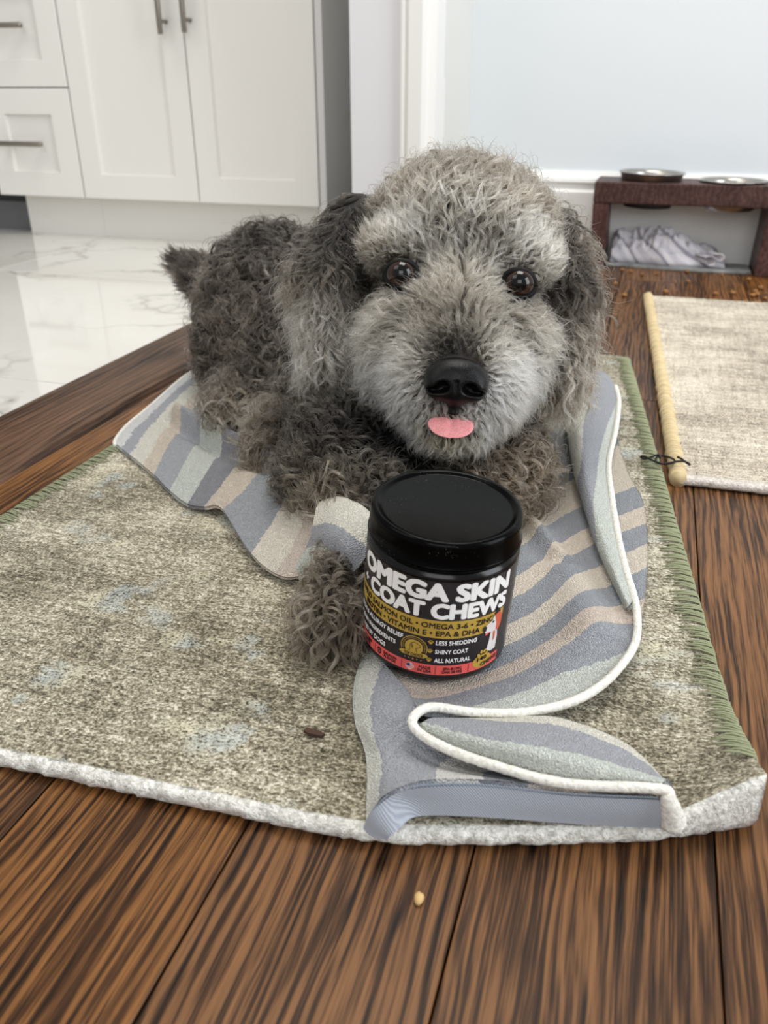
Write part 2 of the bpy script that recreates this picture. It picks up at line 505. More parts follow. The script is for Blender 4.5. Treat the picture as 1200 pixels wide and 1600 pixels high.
RUGM = rug_material('olive_flatweave', [(0.37, srgb(56, 51, 38)), (0.46, srgb(116, 108, 88)), (0.54, srgb(172, 164, 142)), (0.62, srgb(224, 217, 198))],
                    (srgb(214, 208, 180), srgb(182, 192, 192)), 210, 430, (srgb(240, 238, 231), srgb(184, 182, 172)))
RUG2M = rug_material('oat_flatweave', [(0.40, srgb(104, 94, 84)), (0.46, srgb(166, 153, 135)), (0.52, srgb(208, 196, 175)), (0.59, srgb(232, 223, 206))],
                     None, 90, 380, (srgb(233, 226, 218), srgb(190, 180, 172)))
STITCHM = simple('sage_yarn', (146, 150, 120), 0.9, spec=0.15)
BINDM = Mat('tan_binding')
_c = BINDM.coord('Object')
_n = BINDM.noise(BINDM.mapping(_c, (60, 420, 60)), 1.0, 2)
BINDM.p(color=BINDM.ramp(_n, [(0.3, srgb(176, 152, 110)), (0.6, srgb(216, 196, 152))]), rough=0.9, normal=BINDM.bump(_n, 0.6, 0.001))
BINDM = BINDM.m

RT = 0.0115          # thickness of the green rug
FRONT = catmull([(-0.52, 0.262), (-0.31, 0.2755), (-0.20, 0.2800), (-0.1010, 0.2859), (-0.0382, 0.3017), (0.0140, 0.3183), (0.0536, 0.3314), (0.0967, 0.3524)], 200)
_o = np.argsort(FRONT[:, 0])
def rug_front(x): return np.interp(x, FRONT[_o, 0], FRONT[_o, 1])
XR0, YR0 = (-0.0009, 1.1273)
XR1, YR1 = (0.0909, 0.3576)
def rug_right(y): return XR1 + (XR0 - XR1) * (np.asarray(y) - YR1) / (YR0 - YR1)
def rug_lift(x, y):
    a = np.clip((x - 0.025) / 0.075, 0, 1.2); a = a * a * (3 - 2 * np.clip(a, 0, 1))
    b = np.clip(1 - (y - rug_front(x)) / 0.13, 0, 1); b = b * b
    return 0.026 * a * b

def build_rug():
    nx, ny = 190, 260
    X = np.zeros((ny, nx)); Y = np.zeros((ny, nx)); Z = np.zeros((ny, nx)); E = np.zeros((ny, nx))
    u = np.linspace(0, 1, nx)
    for k in range(ny):
        t = k / (ny - 1)
        t = t ** 1.35
        yl = 0.262 + (1.165 - 0.262) * t
        xr = rug_right(yl + 0.06)
        x = -0.5 + (xr + 0.5) * u
        y0 = rug_front(x)
        y = y0 + (1.165 - y0) * t
        x = -0.5 + (rug_right(y) + 0.5) * u
        z = RT + rug_lift(x, y)
        X[k], Y[k], Z[k] = x, y, z
    # the rounded, knotted front edge: five rows that roll over to the floor
    rows = []
    for (dy, fz, e) in ((-0.002, 0.97, 1), (-0.0045, 0.80, 1), (-0.0055, 0.55, 1), (-0.0045, 0.28, 1), (-0.001, 0.06, 1), (0.012, 0.03, 1)):
        z = np.maximum(Z[0] * fz, 0.0012)
        rows.append((X[0], Y[0] + dy, z, np.full(nx, float(e))))
    rows = rows[::-1]
    X = np.vstack([r[0] for r in rows] + [X]); Y = np.vstack([r[1] for r in rows] + [Y])
    Z = np.vstack([r[2] for r in rows] + [Z]); E = np.vstack([r[3] for r in rows] + [E])
    E[len(rows)] = 1.0; E[len(rows) + 1] = 0.55
    P = np.stack([X, Y, Z], -1).reshape(-1, 3)
    n1 = fbm(P * (1, 1, 0), 330, 5, 2).reshape(X.shape); n2 = fbm(P, 240, 9, 2).reshape(X.shape)
    top = (np.arange(X.shape[0]) >= len(rows))[:, None]
    P = P.reshape(X.shape + (3,)); P[..., 2] += np.where(top, 0.0007 * n1, 0.0); P[..., 1] -= np.where(E > 0.9, 0.0034 * n2, 0) ; P[..., 2] += np.where(E > 0.9, 0.0018 * n2, 0)
    P[..., 2] = np.maximum(P[..., 2], 0.0010)
    n = P.shape[0] * P.shape[1]
    V = P.reshape(-1, 3)
    # side and back skirts
    F = grid_faces(P.shape[0], P.shape[1])
    nv = P.shape[1]
    # close the two ends of the rolled edge
    F.append(tuple(i * nv for i in range(len(rows) + 1))); F.append(tuple(i * nv + nv - 1 for i in range(len(rows) + 1))[::-1])
    left = [i * nv for i in range(len(rows), P.shape[0])]
    right = [i * nv + nv - 1 for i in range(len(rows), P.shape[0])]
    back = [(P.shape[0] - 1) * nv + j for j in range(nv)]
    Vs = list(map(tuple, V)); Es = list(E.reshape(-1))
    for line in (left, right, back):
        lo = []
        for i in line:
            lo.append(len(Vs)); p = V[i]; Vs.append((p[0], p[1], max(0.001, p[2] - RT + 0.001))); Es.append(1.0)
        for a in range(len(line) - 1):
            F.append((line[a], line[a + 1], lo[a + 1], lo[a]))
    me = mesh('rug', Vs, F, True)
    at = me.attributes.new('edge', 'FLOAT', 'POINT'); at.data.foreach_set('value', np.array(Es, np.float32))
    return link('rug', me, RUGM)

rug = build_rug()
tag(rug, 'olive green and cream flatwoven rug under the grey dog', 'rug')

# whip stitches along its two long edges, each a few strands of sage yarn
def stitch_mesh():
    Vs, Fs = [], []
    r2 = np.random.default_rng(4)
    for k in range(3):
        y0 = (k - 1) * 0.0021
        L = 0.0125 + 0.005 * r2.random()
        P = catmull([(0.0008, y0, -0.006), (0.0012, y0, 0.0), (-0.003, y0 + 0.0004, 0.0017), (-L * .6, y0 + 0.001 + 0.001 * r2.random(), 0.0018), (-L, y0 + 0.002 * r2.random(), 0.0002)], 7)
        V, F = tube_geo(P, [0.0008, 0.0009, 0.0009, 0.0009, 0.0008, 0.0007, 0.0003], 4)
        o = len(Vs); Vs += list(V); Fs += [tuple(i + o for i in f) for f in F]
    return mesh('stitch', Vs, Fs, True)
ST = [stitch_mesh() for _ in range(1)]
def stitches(y0, y1, side):
    y = y0
    rs = random.Random(5 if side > 0 else 6)
    while y < y1:
        x = float(rug_right(y)) if side > 0 else -0.5
        o = link('stitch', ST[0], STITCHM, rug)
        o.location = (x, y, RT + float(rug_lift(np.array(x), np.array(y))))
        sl = math.atan2(XR1 - XR0, YR0 - YR1)
        o.rotation_euler = (0, 0, (sl + rs.uniform(-.16, .16)) if side > 0 else math.pi + rs.uniform(-.16, .16))
        s = rs.uniform(0.75, 1.15)
        o.scale = (s, rs.uniform(0.95, 1.2), 1)
        y += rs.uniform(0.0078, 0.0100)
stitches(0.375, 1.15, 1)
stitches(0.46, 0.84, -1)

def build_rug2():
    nx, ny = 130, 170
    x0a, x0b = 0.0585, 0.0135
    ya, yb = 0.775, 1.573
    V = []; E = []
    r2 = 0.0100
    rows = [(0.010, 0.001), (0.0, 0.001), (-0.0035, 0.004), (-0.0035, 0.008), (0.0, r2)]
    for dy, z in rows:
        for j in range(nx):
            V.append((x0a + 0.75 * j / (nx - 1), ya + dy, z)); E.append(1.0)
    for i in range(1, ny):
        t = i / (ny - 1)
        for j in range(nx):
            V.append((x0a + (x0b - x0a) * t + 0.75 * j / (nx - 1), ya + (yb - ya) * t, r2)); E.append(0.6 if i == 1 else 0.0)
    V = np.array(V); E = np.array(E)
    n = fbm(V, 300, 21, 2)
    V[:, 2] = np.maximum(V[:, 2] + 0.0008 * n, 0.001); V[:, 1] += np.where(E > .9, 0.0016 * n, 0)
    F = grid_faces(len(rows) + ny - 1, nx)
    Vs = list(map(tuple, V)); Es = list(E)
    N = len(rows) + ny - 1
    for line in ([i * nx for i in range(N)], [(N - 1) * nx + j for j in range(nx)], [i * nx + nx - 1 for i in range(N)]):
        lo = []
        for i in line:
            lo.append(len(Vs)); Vs.append((V[i][0], V[i][1], 0.001)); Es.append(0.0)
        for a in range(len(line) - 1):
            F.append((line[a], line[a + 1], lo[a + 1], lo[a]))
    me = mesh('rug', Vs, F, True)
    at = me.attributes.new('edge', 'FLOAT', 'POINT'); at.data.foreach_set('value', np.array(Es, np.float32))
    o = link('rug', me, RUG2M)
    P = [(x0a + (x0b - x0a) * t - 0.001, ya - 0.004 + (yb - ya + 0.006) * t, 0.0075 + 0.0006 * math.sin(t * 40)) for t in np.linspace(0, 1, 90)]
    tube('binding', P, [0.0082 + 0.0007 * math.sin(i * 1.9) for i in range(90)], BINDM, o, 10, 0.04)
    return o
rug2 = build_rug2()
tag(rug2, 'oat beige flatwoven rug with tan corded edge at the right', 'rug')

THREAD = simple('black_thread', (20, 17, 17), 0.7)
ty = (0.0487, 0.7892, 0.0170)
P = []
for t in np.linspace(0, 1, 60):
    a = t * 4.6 * math.pi
    P.append((ty[0] - 0.022 + 0.012 * math.cos(a) + 0.032 * t, ty[1] + 0.007 * math.sin(a) + 0.003 * math.sin(a * 2.3), 0.0185 + 0.0020 * math.sin(a * 1.7 + 1)))
hair_tie = tube('thread_loop', catmull(P, 160), 0.0011, THREAD, None, 6)
tag(hair_tie, 'tangled loop of black thread on the corded edge of the beige rug', 'thread')

# ------------------------------------------------------------------ towel
TS = [(0.0, (246, 246, 244)), (0.12, (185, 188, 195)), (0.34, (246, 243, 228)), (0.66, (231, 217, 197)), (1.0, (177, 180, 186)), (2.0, (218, 223, 214)), (3.0, (143, 144, 150)), (4.0, (229, 214, 194)),
      (5.0, (173, 176, 181)), (6.0, (246, 237, 219)), (6.7, (226, 210, 195)), (7.55, (143, 144, 151)), (8.0, (151, 155, 159)), (9.0, (233, 219, 199)), (10.0, (162, 165, 171)), (11.0, (238, 223, 203)), (12.0, (164, 167, 174)),
      (13.0, (240, 227, 208)), (14.0, (168, 172, 179)), (15.0, (236, 218, 201)), (16.0, (173, 176, 183)), (17.0, (225, 229, 220)), (18.0, (225, 229, 220)),
      (20.0, (246, 241, 225)), (20.5, (181, 183, 190)), (21.4, (227, 232, 222)), (23.0, (246, 246, 235)), (23.5, (183, 186, 193)), (24.5, (246, 243, 236)), (25.0, (148, 151, 159)), (25.5, (226, 212, 204)), (26.0, (167, 170, 178))]
SMAX = 27.0
assert len(TS) <= 32
def towel_material():
    m = Mat('striped_terry')
    co = m.coord('Object')
    wob = m.math('MULTIPLY', m.math('SUBTRACT', m.noise(co, 260, 2), 0.5), 0.16)
    s = m.math('ADD', m.attr('stripe'), wob)
    col = m.ramp(m.math('DIVIDE', s, SMAX), [(p / SMAX, srgb(*c)) for p, c in TS], 'CONSTANT')
    loops = m.n('ShaderNodeTexVoronoi', {'Vector': m.vadd(co, m.n('ShaderNodeVectorMath', {0: m.noise(co, 180, 2, 0.5, 0, 'Color'), 1: (0.0018, 0.0018, 0.0018)}, operation='MULTIPLY').outputs[0]), 'Scale': 1000}, feature='F1').outputs['Distance']
    rows = m.noise(m.mapping(co, (250, 700, 400), (0, 0, 0), (0, 0, 0.5)), 1.0, 2, 0.5)
    v = m.ramp(loops, [(0.1, 1.12), (0.6, 0.88)])
    col = m.mix(1.0, col, v, 'MULTIPLY')
    h = m.math('ADD', m.math('MULTIPLY', loops, -0.9), m.math('MULTIPLY', rows, 0.30))
    m.p(color=col, rough=0.95, spec=0.1, sheen=0.25, normal=m.bump(h, 1.0, 0.0026))
    return m.m
TERRY = towel_material()
def band_material():
    m = Mat('woven_band')
    co = m.coord('Object')
    w = m.n('ShaderNodeTexWave', {'Vector': m.mapping(co, (1, 1, 1), (0, 0, 0), (0, 0.6, 0.3)), 'Scale': 330, 'Distortion': 1.5, 'Detail': 1.0}, wave_type='BANDS', bands_direction='X').outputs['Fac']
    m.p(color=m.mix(w, srgb(160, 167, 178), srgb(184, 190, 199)), rough=0.85, spec=0.15, normal=m.bump(w, 0.35, 0.0008))
    return m.m
BANDM = band_material()
HEMM = Mat('hem_cotton')
_n = HEMM.noise(HEMM.coord('Object'), 500, 3)
HEMM.p(color=HEMM.ramp(_n, [(0.3, srgb(206, 203, 192)), (0.6, srgb(236, 233, 224))]), rough=0.9, normal=HEMM.bump(_n, 0.7, 0.0012))
HEMM = HEMM.m

TZ = RT + 0.002
def sheet(G, nu, nv, wr=0.0, seed=1, zmin=True):
    Q = net(G, nu, nv)
    P = Q[..., :3].reshape(-1, 3).copy()
    if wr:
        P[:, 2] += wr * fbm(P * (1, 1, 0.3), 22, seed, 3) + wr * .35 * fbm(P, 70, seed + 3, 2)
    return P.reshape(nu, nv, 3), Q[..., 3]

TV, TF, TSV = [], [], []
def add_sheet(P, s, thick=0.0036):
    """a cloth layer with its own thickness: top, underside and a rounded rim"""
    nu, nv = s.shape
    P = P + np.array([0, 0, 0.0012])
    du = np.gradient(P, axis=0); dv = np.gradient(P, axis=1)
    N = np.cross(du, dv); N /= np.linalg.norm(N, axis=2)[..., None] + 1e-12
    if N[..., 2].mean() < 0: N = -N
    B = P - N * thick
    off = len(TV)
    TV.extend(map(tuple, P.reshape(-1, 3))); TV.extend(map(tuple, B.reshape(-1, 3)))
    TSV.extend(s.reshape(-1)); TSV.extend(s.reshape(-1))
    TF.extend(grid_faces(nu, nv, off)); TF.extend([f[::-1] for f in grid_faces(nu, nv, off + nu * nv)])
    rim = [i * nv for i in range(nu)] + [(nu - 1) * nv + j for j in range(1, nv)] + [i * nv + nv - 1 for i in range(nu - 2, -1, -1)] + list(range(nv - 2, 0, -1))
    for a, b in zip(rim, rim[1:] + rim[:1]):
        TF.append((off + a, off + b, off + nu * nv + b, off + nu * nv + a))

# left lobe, lying out beyond the dog's side
A = [[(-0.4962, 0.6764, 0.0160, 0), (-0.4174, 0.6192, 0.0160, 1), (-0.3826, 0.5905, 0.0160, 2), (-0.3543, 0.5708, 0.0160, 3), (-0.3348, 0.5661, 0.0180, 4), (-0.3150, 0.5601, 0.0220, 5), (-0.2616, 0.5036, 0.0190, 6), (-0.2273, 0.4812, 0.0180, 6.9), (-0.2055, 0.4854, 0.0200, 7.9)],
     [(-0.5091, 0.7230, 0.0170, 0), (-0.4391, 0.6852, 0.0180, 1), (-0.3998, 0.6538, 0.0190, 2), (-0.3665, 0.6301, 0.0200, 3), (-0.3361, 0.6096, 0.0240, 4), (-0.3076, 0.5882, 0.0300, 5), (-0.2604, 0.5463, 0.0280, 6), (-0.2244, 0.5156, 0.0300, 6.9), (-0.2029, 0.4986, 0.0360, 7.9)],
     [(-0.5176, 0.7839, 0.0170, 0), (-0.4572, 0.7550, 0.0200, 1), (-0.4151, 0.7226, 0.0220, 2), (-0.3791, 0.6953, 0.0240, 3), (-0.3436, 0.6687, 0.0280, 4), (-0.3121, 0.6443, 0.0340, 5), (-0.2688, 0.6076, 0.0340, 6), (-0.2303, 0.5676, 0.0420, 6.9), (-0.2021, 0.5334, 0.0500, 7.9)],
     [(-0.5333, 0.8821, 0.0170, 0), (-0.4744, 0.8475, 0.0190, 1), (-0.4374, 0.8270, 0.0200, 2), (-0.4001, 0.7964, 0.0220, 3), (-0.3673, 0.7754, 0.0240, 4), (-0.3378, 0.7587, 0.0260, 5), (-0.2829, 0.7023, 0.0260, 6), (-0.2364, 0.6530, 0.0260, 6.9), (-0.2016, 0.6213, 0.0260, 7.9)],
     [(-0.5347, 0.9774, 0.0160, 0), (-0.4745, 0.9421, 0.0160, 1), (-0.4435, 0.9291, 0.0160, 2), (-0.4115, 0.9119, 0.0160, 3), (-0.3842, 0.8995, 0.0160, 4), (-0.3533, 0.8840, 0.0160, 5), (-0.2952, 0.8199, 0.0160, 6), (-0.2388, 0.7587, 0.0160, 6.9), (-0.1942, 0.7206, 0.0160, 7.9)]]
P, s = sheet(A, 150, 260, 0.0012, 3)
# the long rolled crease that crosses the stripes
ca = np.array((-0.4831, 0.7618)); cb = np.array((-0.2875, 0.6252)); cc = np.array((-0.2181, 0.5695))
def crease(P, a, b, width, height, fade=0.12):
    d = b - a; L = np.linalg.norm(d); d = d / L; nrm = np.array([-d[1], d[0]])
    q = P[..., :2] - a
    t = q @ d / L; e = q @ nrm / width
    env = np.clip(t / fade, 0, 1) * np.clip((1.05 - t) / fade, 0, 1)
    env = env * env * (3 - 2 * env)
    P[..., 2] += height * env * np.exp(-e ** 2) - height * 0.3 * env * np.exp(-((e + 1.9) / 1.2) ** 2)
crease(P, ca, cb, 0.0062, 0.019)
crease(P, cb, cc, 0.010, 0.010)
add_sheet(P, s)

# right lobe: from under the dog round behind the jar to the outer fold
B1 = [[(-0.1786, 0.6642, 0.0160, 7.6), (-0.1339, 0.6778, 0.0160, 7.8), (-0.0956, 0.7300, 0.0180, 8), (-0.0676, 0.8419, 0.0200, 8.1), (-0.0383, 1.0497, 0.0220, 8.2)],
      [(-0.1528, 0.5705, 0.0160, 8.6), (-0.1106, 0.5705, 0.0170, 8.8), (-0.0783, 0.6213, 0.0220, 9), (-0.0415, 0.7000, 0.0200, 9.1), (0.0059, 0.7689, 0.0200, 9.3)],
      [(-0.1415, 0.5118, 0.0160, 9.9), (-0.0982, 0.5139, 0.0170, 10.2), (-0.0616, 0.5536, 0.0240, 10.3), (-0.0264, 0.6331, 0.0180, 10.5), (0.0254, 0.6871, 0.0190, 10.8)],
      [(-0.1319, 0.4617, 0.0160, 11.3), (-0.0893, 0.4731, 0.0170, 11.6), (-0.0541, 0.5056, 0.0220, 11.9), (-0.0170, 0.5740, 0.0180, 12.3), (0.0315, 0.6077, 0.0180, 13.2)],
      [(-0.1295, 0.4237, 0.0160, 12.7), (-0.0894, 0.4346, 0.0170, 13), (-0.0515, 0.4626, 0.0190, 13.4), (-0.0091, 0.5182, 0.0200, 13.9), (0.0310, 0.5235, 0.0190, 15.2)],
      [(-0.1391, 0.4194, 0.0170, 14.2), (-0.0910, 0.4063, 0.0170, 14.5), (-0.0496, 0.4257, 0.0180, 15), (-0.0070, 0.4613, 0.0260, 15.9), (0.0249, 0.4567, 0.0220, 17.1)],
      [(-0.1286, 0.4001, 0.0180, 15.2), (-0.0923, 0.3797, 0.0200, 15.7), (-0.0528, 0.3935, 0.0210, 16.5), (-0.0143, 0.4171, 0.0240, 17.1), (0.0111, 0.4217, 0.0230, 17.4)],
      [(-0.1115, 0.3805, 0.0220, 16), (-0.0854, 0.3522, 0.0320, 16.6), (-0.0587, 0.3641, 0.0280, 17.3), (-0.0318, 0.3784, 0.0240, 17.5), (-0.0065, 0.3967, 0.0230, 17.6)]]
P, s = sheet(B1, 220, 200, 0.0014, 8)
c0 = np.array((-0.0670, 0.6179)); c1 = np.array((-0.0292, 0.5587)); c2 = np.array((0.0020, 0.4582))
crease(P, c0, c1, 0.008, 0.007)
crease(P, c1, c2, 0.016, 0.006)
add_sheet(P, s)

# the folded-over strip along its right side
B2 = [[(-0.0517, 0.9379, 0.0200, 20.2), (-0.0630, 0.9537, 0.0300, 20.3), (-0.0516, 0.9701, 0.0400, 20.5), (-0.0310, 0.9966, 0.0370, 20.9), (-0.0138, 0.9688, 0.0300, 21.3)],
      [(-0.0531, 0.8649, 0.0190, 20.1), (-0.0638, 0.8719, 0.0300, 20.1), (-0.0503, 0.8592, 0.0430, 20.35), (-0.0268, 0.8851, 0.0410, 20.8), (-0.0075, 0.9150, 0.0300, 21.5)],
      [(-0.0403, 0.7931, 0.0180, 20.2), (-0.0496, 0.7806, 0.0300, 20.2), (-0.0384, 0.7642, 0.0430, 20.45), (-0.0206, 0.7907, 0.0390, 21.2), (-0.0062, 0.8263, 0.0300, 21.8)],
      [(-0.0279, 0.7232, 0.0180, 20.4), (-0.0367, 0.7065, 0.0280, 20.4), (-0.0274, 0.6879, 0.0410, 20.7), (-0.0151, 0.7068, 0.0370, 21.5), (-0.0078, 0.7377, 0.0300, 22)],
      [(-0.0147, 0.6563, 0.0180, 20.6), (-0.0233, 0.6472, 0.0260, 20.7), (-0.0164, 0.6313, 0.0370, 21.3), (-0.0073, 0.6432, 0.0350, 21.8), (-0.0008, 0.6661, 0.0300, 22.2)],
      [(-0.0007, 0.5894, 0.0180, 21.2), (-0.0079, 0.5845, 0.0240, 21.3), (-0.0035, 0.5754, 0.0330, 21.6), (0.0025, 0.5856, 0.0330, 22), (0.0074, 0.6035, 0.0290, 22.3)],
      [(0.0125, 0.5405, 0.0170, 21.6), (0.0071, 0.5377, 0.0220, 21.6), (0.0092, 0.5295, 0.0310, 21.9), (0.0123, 0.5404, 0.0300, 22.2), (0.0156, 0.5542, 0.0270, 22.5)],
      [(0.0220, 0.5055, 0.0170, 22), (0.0183, 0.5046, 0.0200, 22), (0.0197, 0.4990, 0.0270, 22.2), (0.0216, 0.5045, 0.0270, 22.4), (0.0242, 0.5151, 0.0240, 22.6)]]
P, s = sheet(B2, 110, 34, 0.0006, 12)
add_sheet(P, s, 0.0038)

# the front: the cloth turns down to its banded end
Fn = [[(-0.1411, 0.4216, 0.0160, 23), (-0.1185, 0.3944, 0.0220, 23.6), (-0.0992, 0.3703, 0.0280, 23.8), (-0.0867, 0.3458, 0.0360, 24.2)],
      [(-0.1357, 0.3809, 0.0150, 23), (-0.1141, 0.3557, 0.0290, 23.6), (-0.0962, 0.3410, 0.0330, 23.9), (-0.0850, 0.3372, 0.0310, 24.3)],
      [(-0.1249, 0.3506, 0.0150, 23.1), (-0.1047, 0.3306, 0.0270, 23.6), (-0.0795, 0.3304, 0.0240, 24.2), (-0.0419, 0.3344, 0.0200, 25.1)],
      [(-0.1090, 0.3233, 0.0150, 23.2), (-0.0913, 0.3122, 0.0270, 23.7), (-0.0632, 0.3207, 0.0240, 24.7), (-0.0046, 0.3306, 0.0200, 25.8)],
      [(-0.0955, 0.2821, 0.0160, 23.2), (-0.0834, 0.2856, 0.0360, 23.8), (-0.0531, 0.3032, 0.0360, 24.9), (0.0386, 0.3276, 0.0280, 26.6)]]
P, s = sheet(Fn, 110, 110, 0.0009, 16)
add_sheet(P, s, 0.0036)

# the raised flap of the long side lying over it
D = [[(-0.0851, 0.3347, 0.0340, 21.5), (-0.0676, 0.3263, 0.0340, 21.6), (-0.0430, 0.3212, 0.0340, 21.7), (-0.0047, 0.3187, 0.0340, 21.8), (0.0404, 0.3254, 0.0370, 21.9)],
     [(-0.0805, 0.3356, 0.0380, 21.4), (-0.0580, 0.3275, 0.0420, 21.45), (-0.0310, 0.3238, 0.0440, 21.5), (0.0016, 0.3246, 0.0430, 21.6), (0.0424, 0.3270, 0.0390, 21.6)],
     [(-0.0783, 0.3413, 0.0360, 21.2), (-0.0506, 0.3421, 0.0380, 20.9), (-0.0235, 0.3414, 0.0400, 21), (0.0087, 0.3439, 0.0360, 21), (0.0451, 0.3350, 0.0330, 21.2)],
     [(-0.0744, 0.3526, 0.0280, 20.6), (-0.0426, 0.3659, 0.0260, 20.2), (-0.0117, 0.3742, 0.0260, 20.3), (0.0246, 0.3663, 0.0240, 20.3), (0.0498, 0.3406, 0.0220, 20.6)]]
P, s = sheet(D, 60, 150, 0.0012, 20)
add_sheet(P, s, 0.0038)

# the fold that lies over the dog's foreleg
Gn = [[(-0.2132, 0.5251, 0.0600, 20.2), (-0.1912, 0.5131, 0.0720, 20.2), (-0.1718, 0.4997, 0.0760, 20.2), (-0.1566, 0.4938, 0.0700, 20.2)],
      [(-0.2065, 0.4995, 0.0580, 20.42), (-0.1845, 0.4813, 0.0720, 20.42), (-0.1640, 0.4659, 0.0760, 20.42), (-0.1491, 0.4614, 0.0700, 20.42)],
      [(-0.2057, 0.4916, 0.0500, 20.9), (-0.1841, 0.4695, 0.0660, 20.9), (-0.1651, 0.4529, 0.0680, 20.9), (-0.1526, 0.4500, 0.0600, 20.9)],
      [(-0.2115, 0.4920, 0.0360, 21.5), (-0.1914, 0.4726, 0.0520, 21.5), (-0.1744, 0.4575, 0.0540, 21.5), (-0.1612, 0.4510, 0.0480, 21.5)],
      [(-0.2176, 0.4878, 0.0220, 22.3), (-0.1995, 0.4744, 0.0360, 22.3), (-0.1838, 0.4613, 0.0400, 22.3), (-0.1716, 0.4560, 0.0360, 22.3)],
      [(-0.2126, 0.4823, 0.0150, 23.5), (-0.1990, 0.4765, 0.0220, 23.5), (-0.1880, 0.4711, 0.0240, 23.5), (-0.1789, 0.4698, 0.0200, 23.5)]]
P, s = sheet(Gn, 60, 50, 0.0022, 24)
add_sheet(P, s, 0.0036)

me = mesh('towel', TV, TF, True)
at = me.attributes.new('stripe', 'FLOAT', 'POINT'); at.data.foreach_set('value', np.array(TSV, np.float32))
towel = link('towel', me, TERRY)
tag(towel, 'crumpled blue grey and cream striped terry towel between dog and rug', 'towel')

Eb = [[(-0.0950, 0.2806, 0.0160, 0), (-0.0901, 0.2819, 0.0300, 0), (-0.0789, 0.2901, 0.0380, 0), (-0.0484, 0.3037, 0.0360, 0), (-0.0011, 0.3147, 0.0330, 0), (0.0402, 0.3237, 0.0340, 0)],
      [(-0.0908, 0.2797, 0.0130, 0), (-0.0860, 0.2814, 0.0250, 0), (-0.0764, 0.2933, 0.0280, 0), (-0.0478, 0.3030, 0.0270, 0), (-0.0002, 0.3145, 0.0240, 0), (0.0439, 0.3244, 0.0250, 0)],
      [(-0.0831, 0.2805, 0.0125, 0), (-0.0808, 0.2815, 0.0170, 0), (-0.0727, 0.2950, 0.0170, 0), (-0.0473, 0.3027, 0.0170, 0), (0.0007, 0.3155, 0.0145, 0), (0.0479, 0.3265, 0.0145, 0)]]
Q = net(Eb, 24, 120)
Pb = Q[..., :3]
du = np.gradient(Pb, axis=0); dv = np.gradient(Pb, axis=1); Nn = np.cross(du, dv); Nn /= np.linalg.norm(Nn, axis=2)[..., None] + 1e-12
if Nn[..., 1].mean() > 0: Nn = -Nn
nb = 24 * 120
link('woven_band', mesh('woven_band', np.vstack([(Pb + Nn * 0.0034).reshape(-1, 3), (Pb + Nn * 0.0012).reshape(-1, 3)]), grid_faces(24, 120) + [f[::-1] for f in grid_faces(24, 120, nb)], True), BANDM, towel)['label'] = 'flat blue woven end band'
H1 = [(-0.0137, 0.9625, 0.0320), (-0.0074, 0.9091, 0.0320), (-0.0061, 0.8209, 0.0320), (-0.0077, 0.7329, 0.0320), (-0.0008, 0.6618, 0.0320), (0.0073, 0.5996, 0.0310), (0.0155, 0.5506, 0.0290), (0.0240, 0.5118, 0.0260), (0.0269, 0.4769, 0.0250), (0.0235, 0.4506, 0.0250), (0.0111, 0.4165, 0.0260), (-0.0063, 0.3918, 0.0260), (-0.0312, 0.3732, 0.0270),
      (-0.0580, 0.3601, 0.0310), (-0.0782, 0.3522, 0.0360), (-0.0848, 0.3427, 0.0390), (-0.0860, 0.3325, 0.0400), (-0.0804, 0.3273, 0.0380), (-0.0667, 0.3222, 0.0370), (-0.0424, 0.3172, 0.0370), (-0.0046, 0.3147, 0.0370), (0.0401, 0.3224, 0.0390), (0.0450, 0.3217, 0.0340), (0.0498, 0.3238, 0.0180)]
hp = catmull(H1, 420)
rad = 0.0027 * np.ones(420); rad[-30:] = np.linspace(0.0027, 0.0066, 30)
tube('hem', hp, rad, HEMM, towel, 8, 0.035)['label'] = 'thick white side hem'
H2 = [(-0.5306, 0.9845, 0.0170), (-0.5340, 0.9263, 0.0170), (-0.5333, 0.8821, 0.0170), (-0.5176, 0.7839, 0.0170), (-0.5091, 0.7230, 0.0170), (-0.4993, 0.6846, 0.0160), (-0.4916, 0.6714, 0.0150)]
tube('hem', catmull(H2, 120), 0.0022, HEMM, towel, 7, 0.04)

# ------------------------------------------------------------------ jar of chews
BLACKPL = Mat('black_plastic')
_n = BLACKPL.noise(BLACKPL.coord('Object'), 900, 2)
BLACKPL.p(color=srgb(9, 8, 8), rough=BLACKPL.ramp(_n, [(0.4, 0.16), (0.7, 0.22)]), spec=0.32)
BLACKPL = BLACKPL.m
LIDM = Mat('dusty_black_lid')
_c = LIDM.coord('Object')
_d = LIDM.math('MULTIPLY', LIDM.ramp(LIDM.noise(_c, 700, 2, 0.7), [(0.66, 0.0), (0.74, 1.0)]), LIDM.ramp(LIDM.noise(_c, 45, 3), [(0.48, 0.0), (0.62, 1.0)]))
LIDM.p(color=LIDM.mix(LIDM.math('MULTIPLY', _d, 0.35), srgb(4, 4, 4), srgb(150, 146, 140)), rough=LIDM.ramp(LIDM.noise(_c, 60, 3), [(0.35, 0.14), (0.7, 0.2)]), spec=0.07)
LIDM = LIDM.m
LABELM = simple('label_film', (33, 25, 28), 0.32)
INKW = simple('white_ink', (244, 242, 240), 0.45)
INKG = simple('gold_ink', (186, 152, 62), 0.4)
INKGD = simple('dark_gold_ink', (120, 96, 44), 0.4)
INKR = simple('coral_ink', (226, 92, 88), 0.45)
INKB = simple('dark_ink', (28, 20, 22), 0.4)
INKN = simple('navy_ink', (52, 62, 112), 0.45)
INKO = simple('rust_ink', (206, 92, 62), 0.45)
INKP = simple('pale_ink', (222, 214, 212), 0.45)

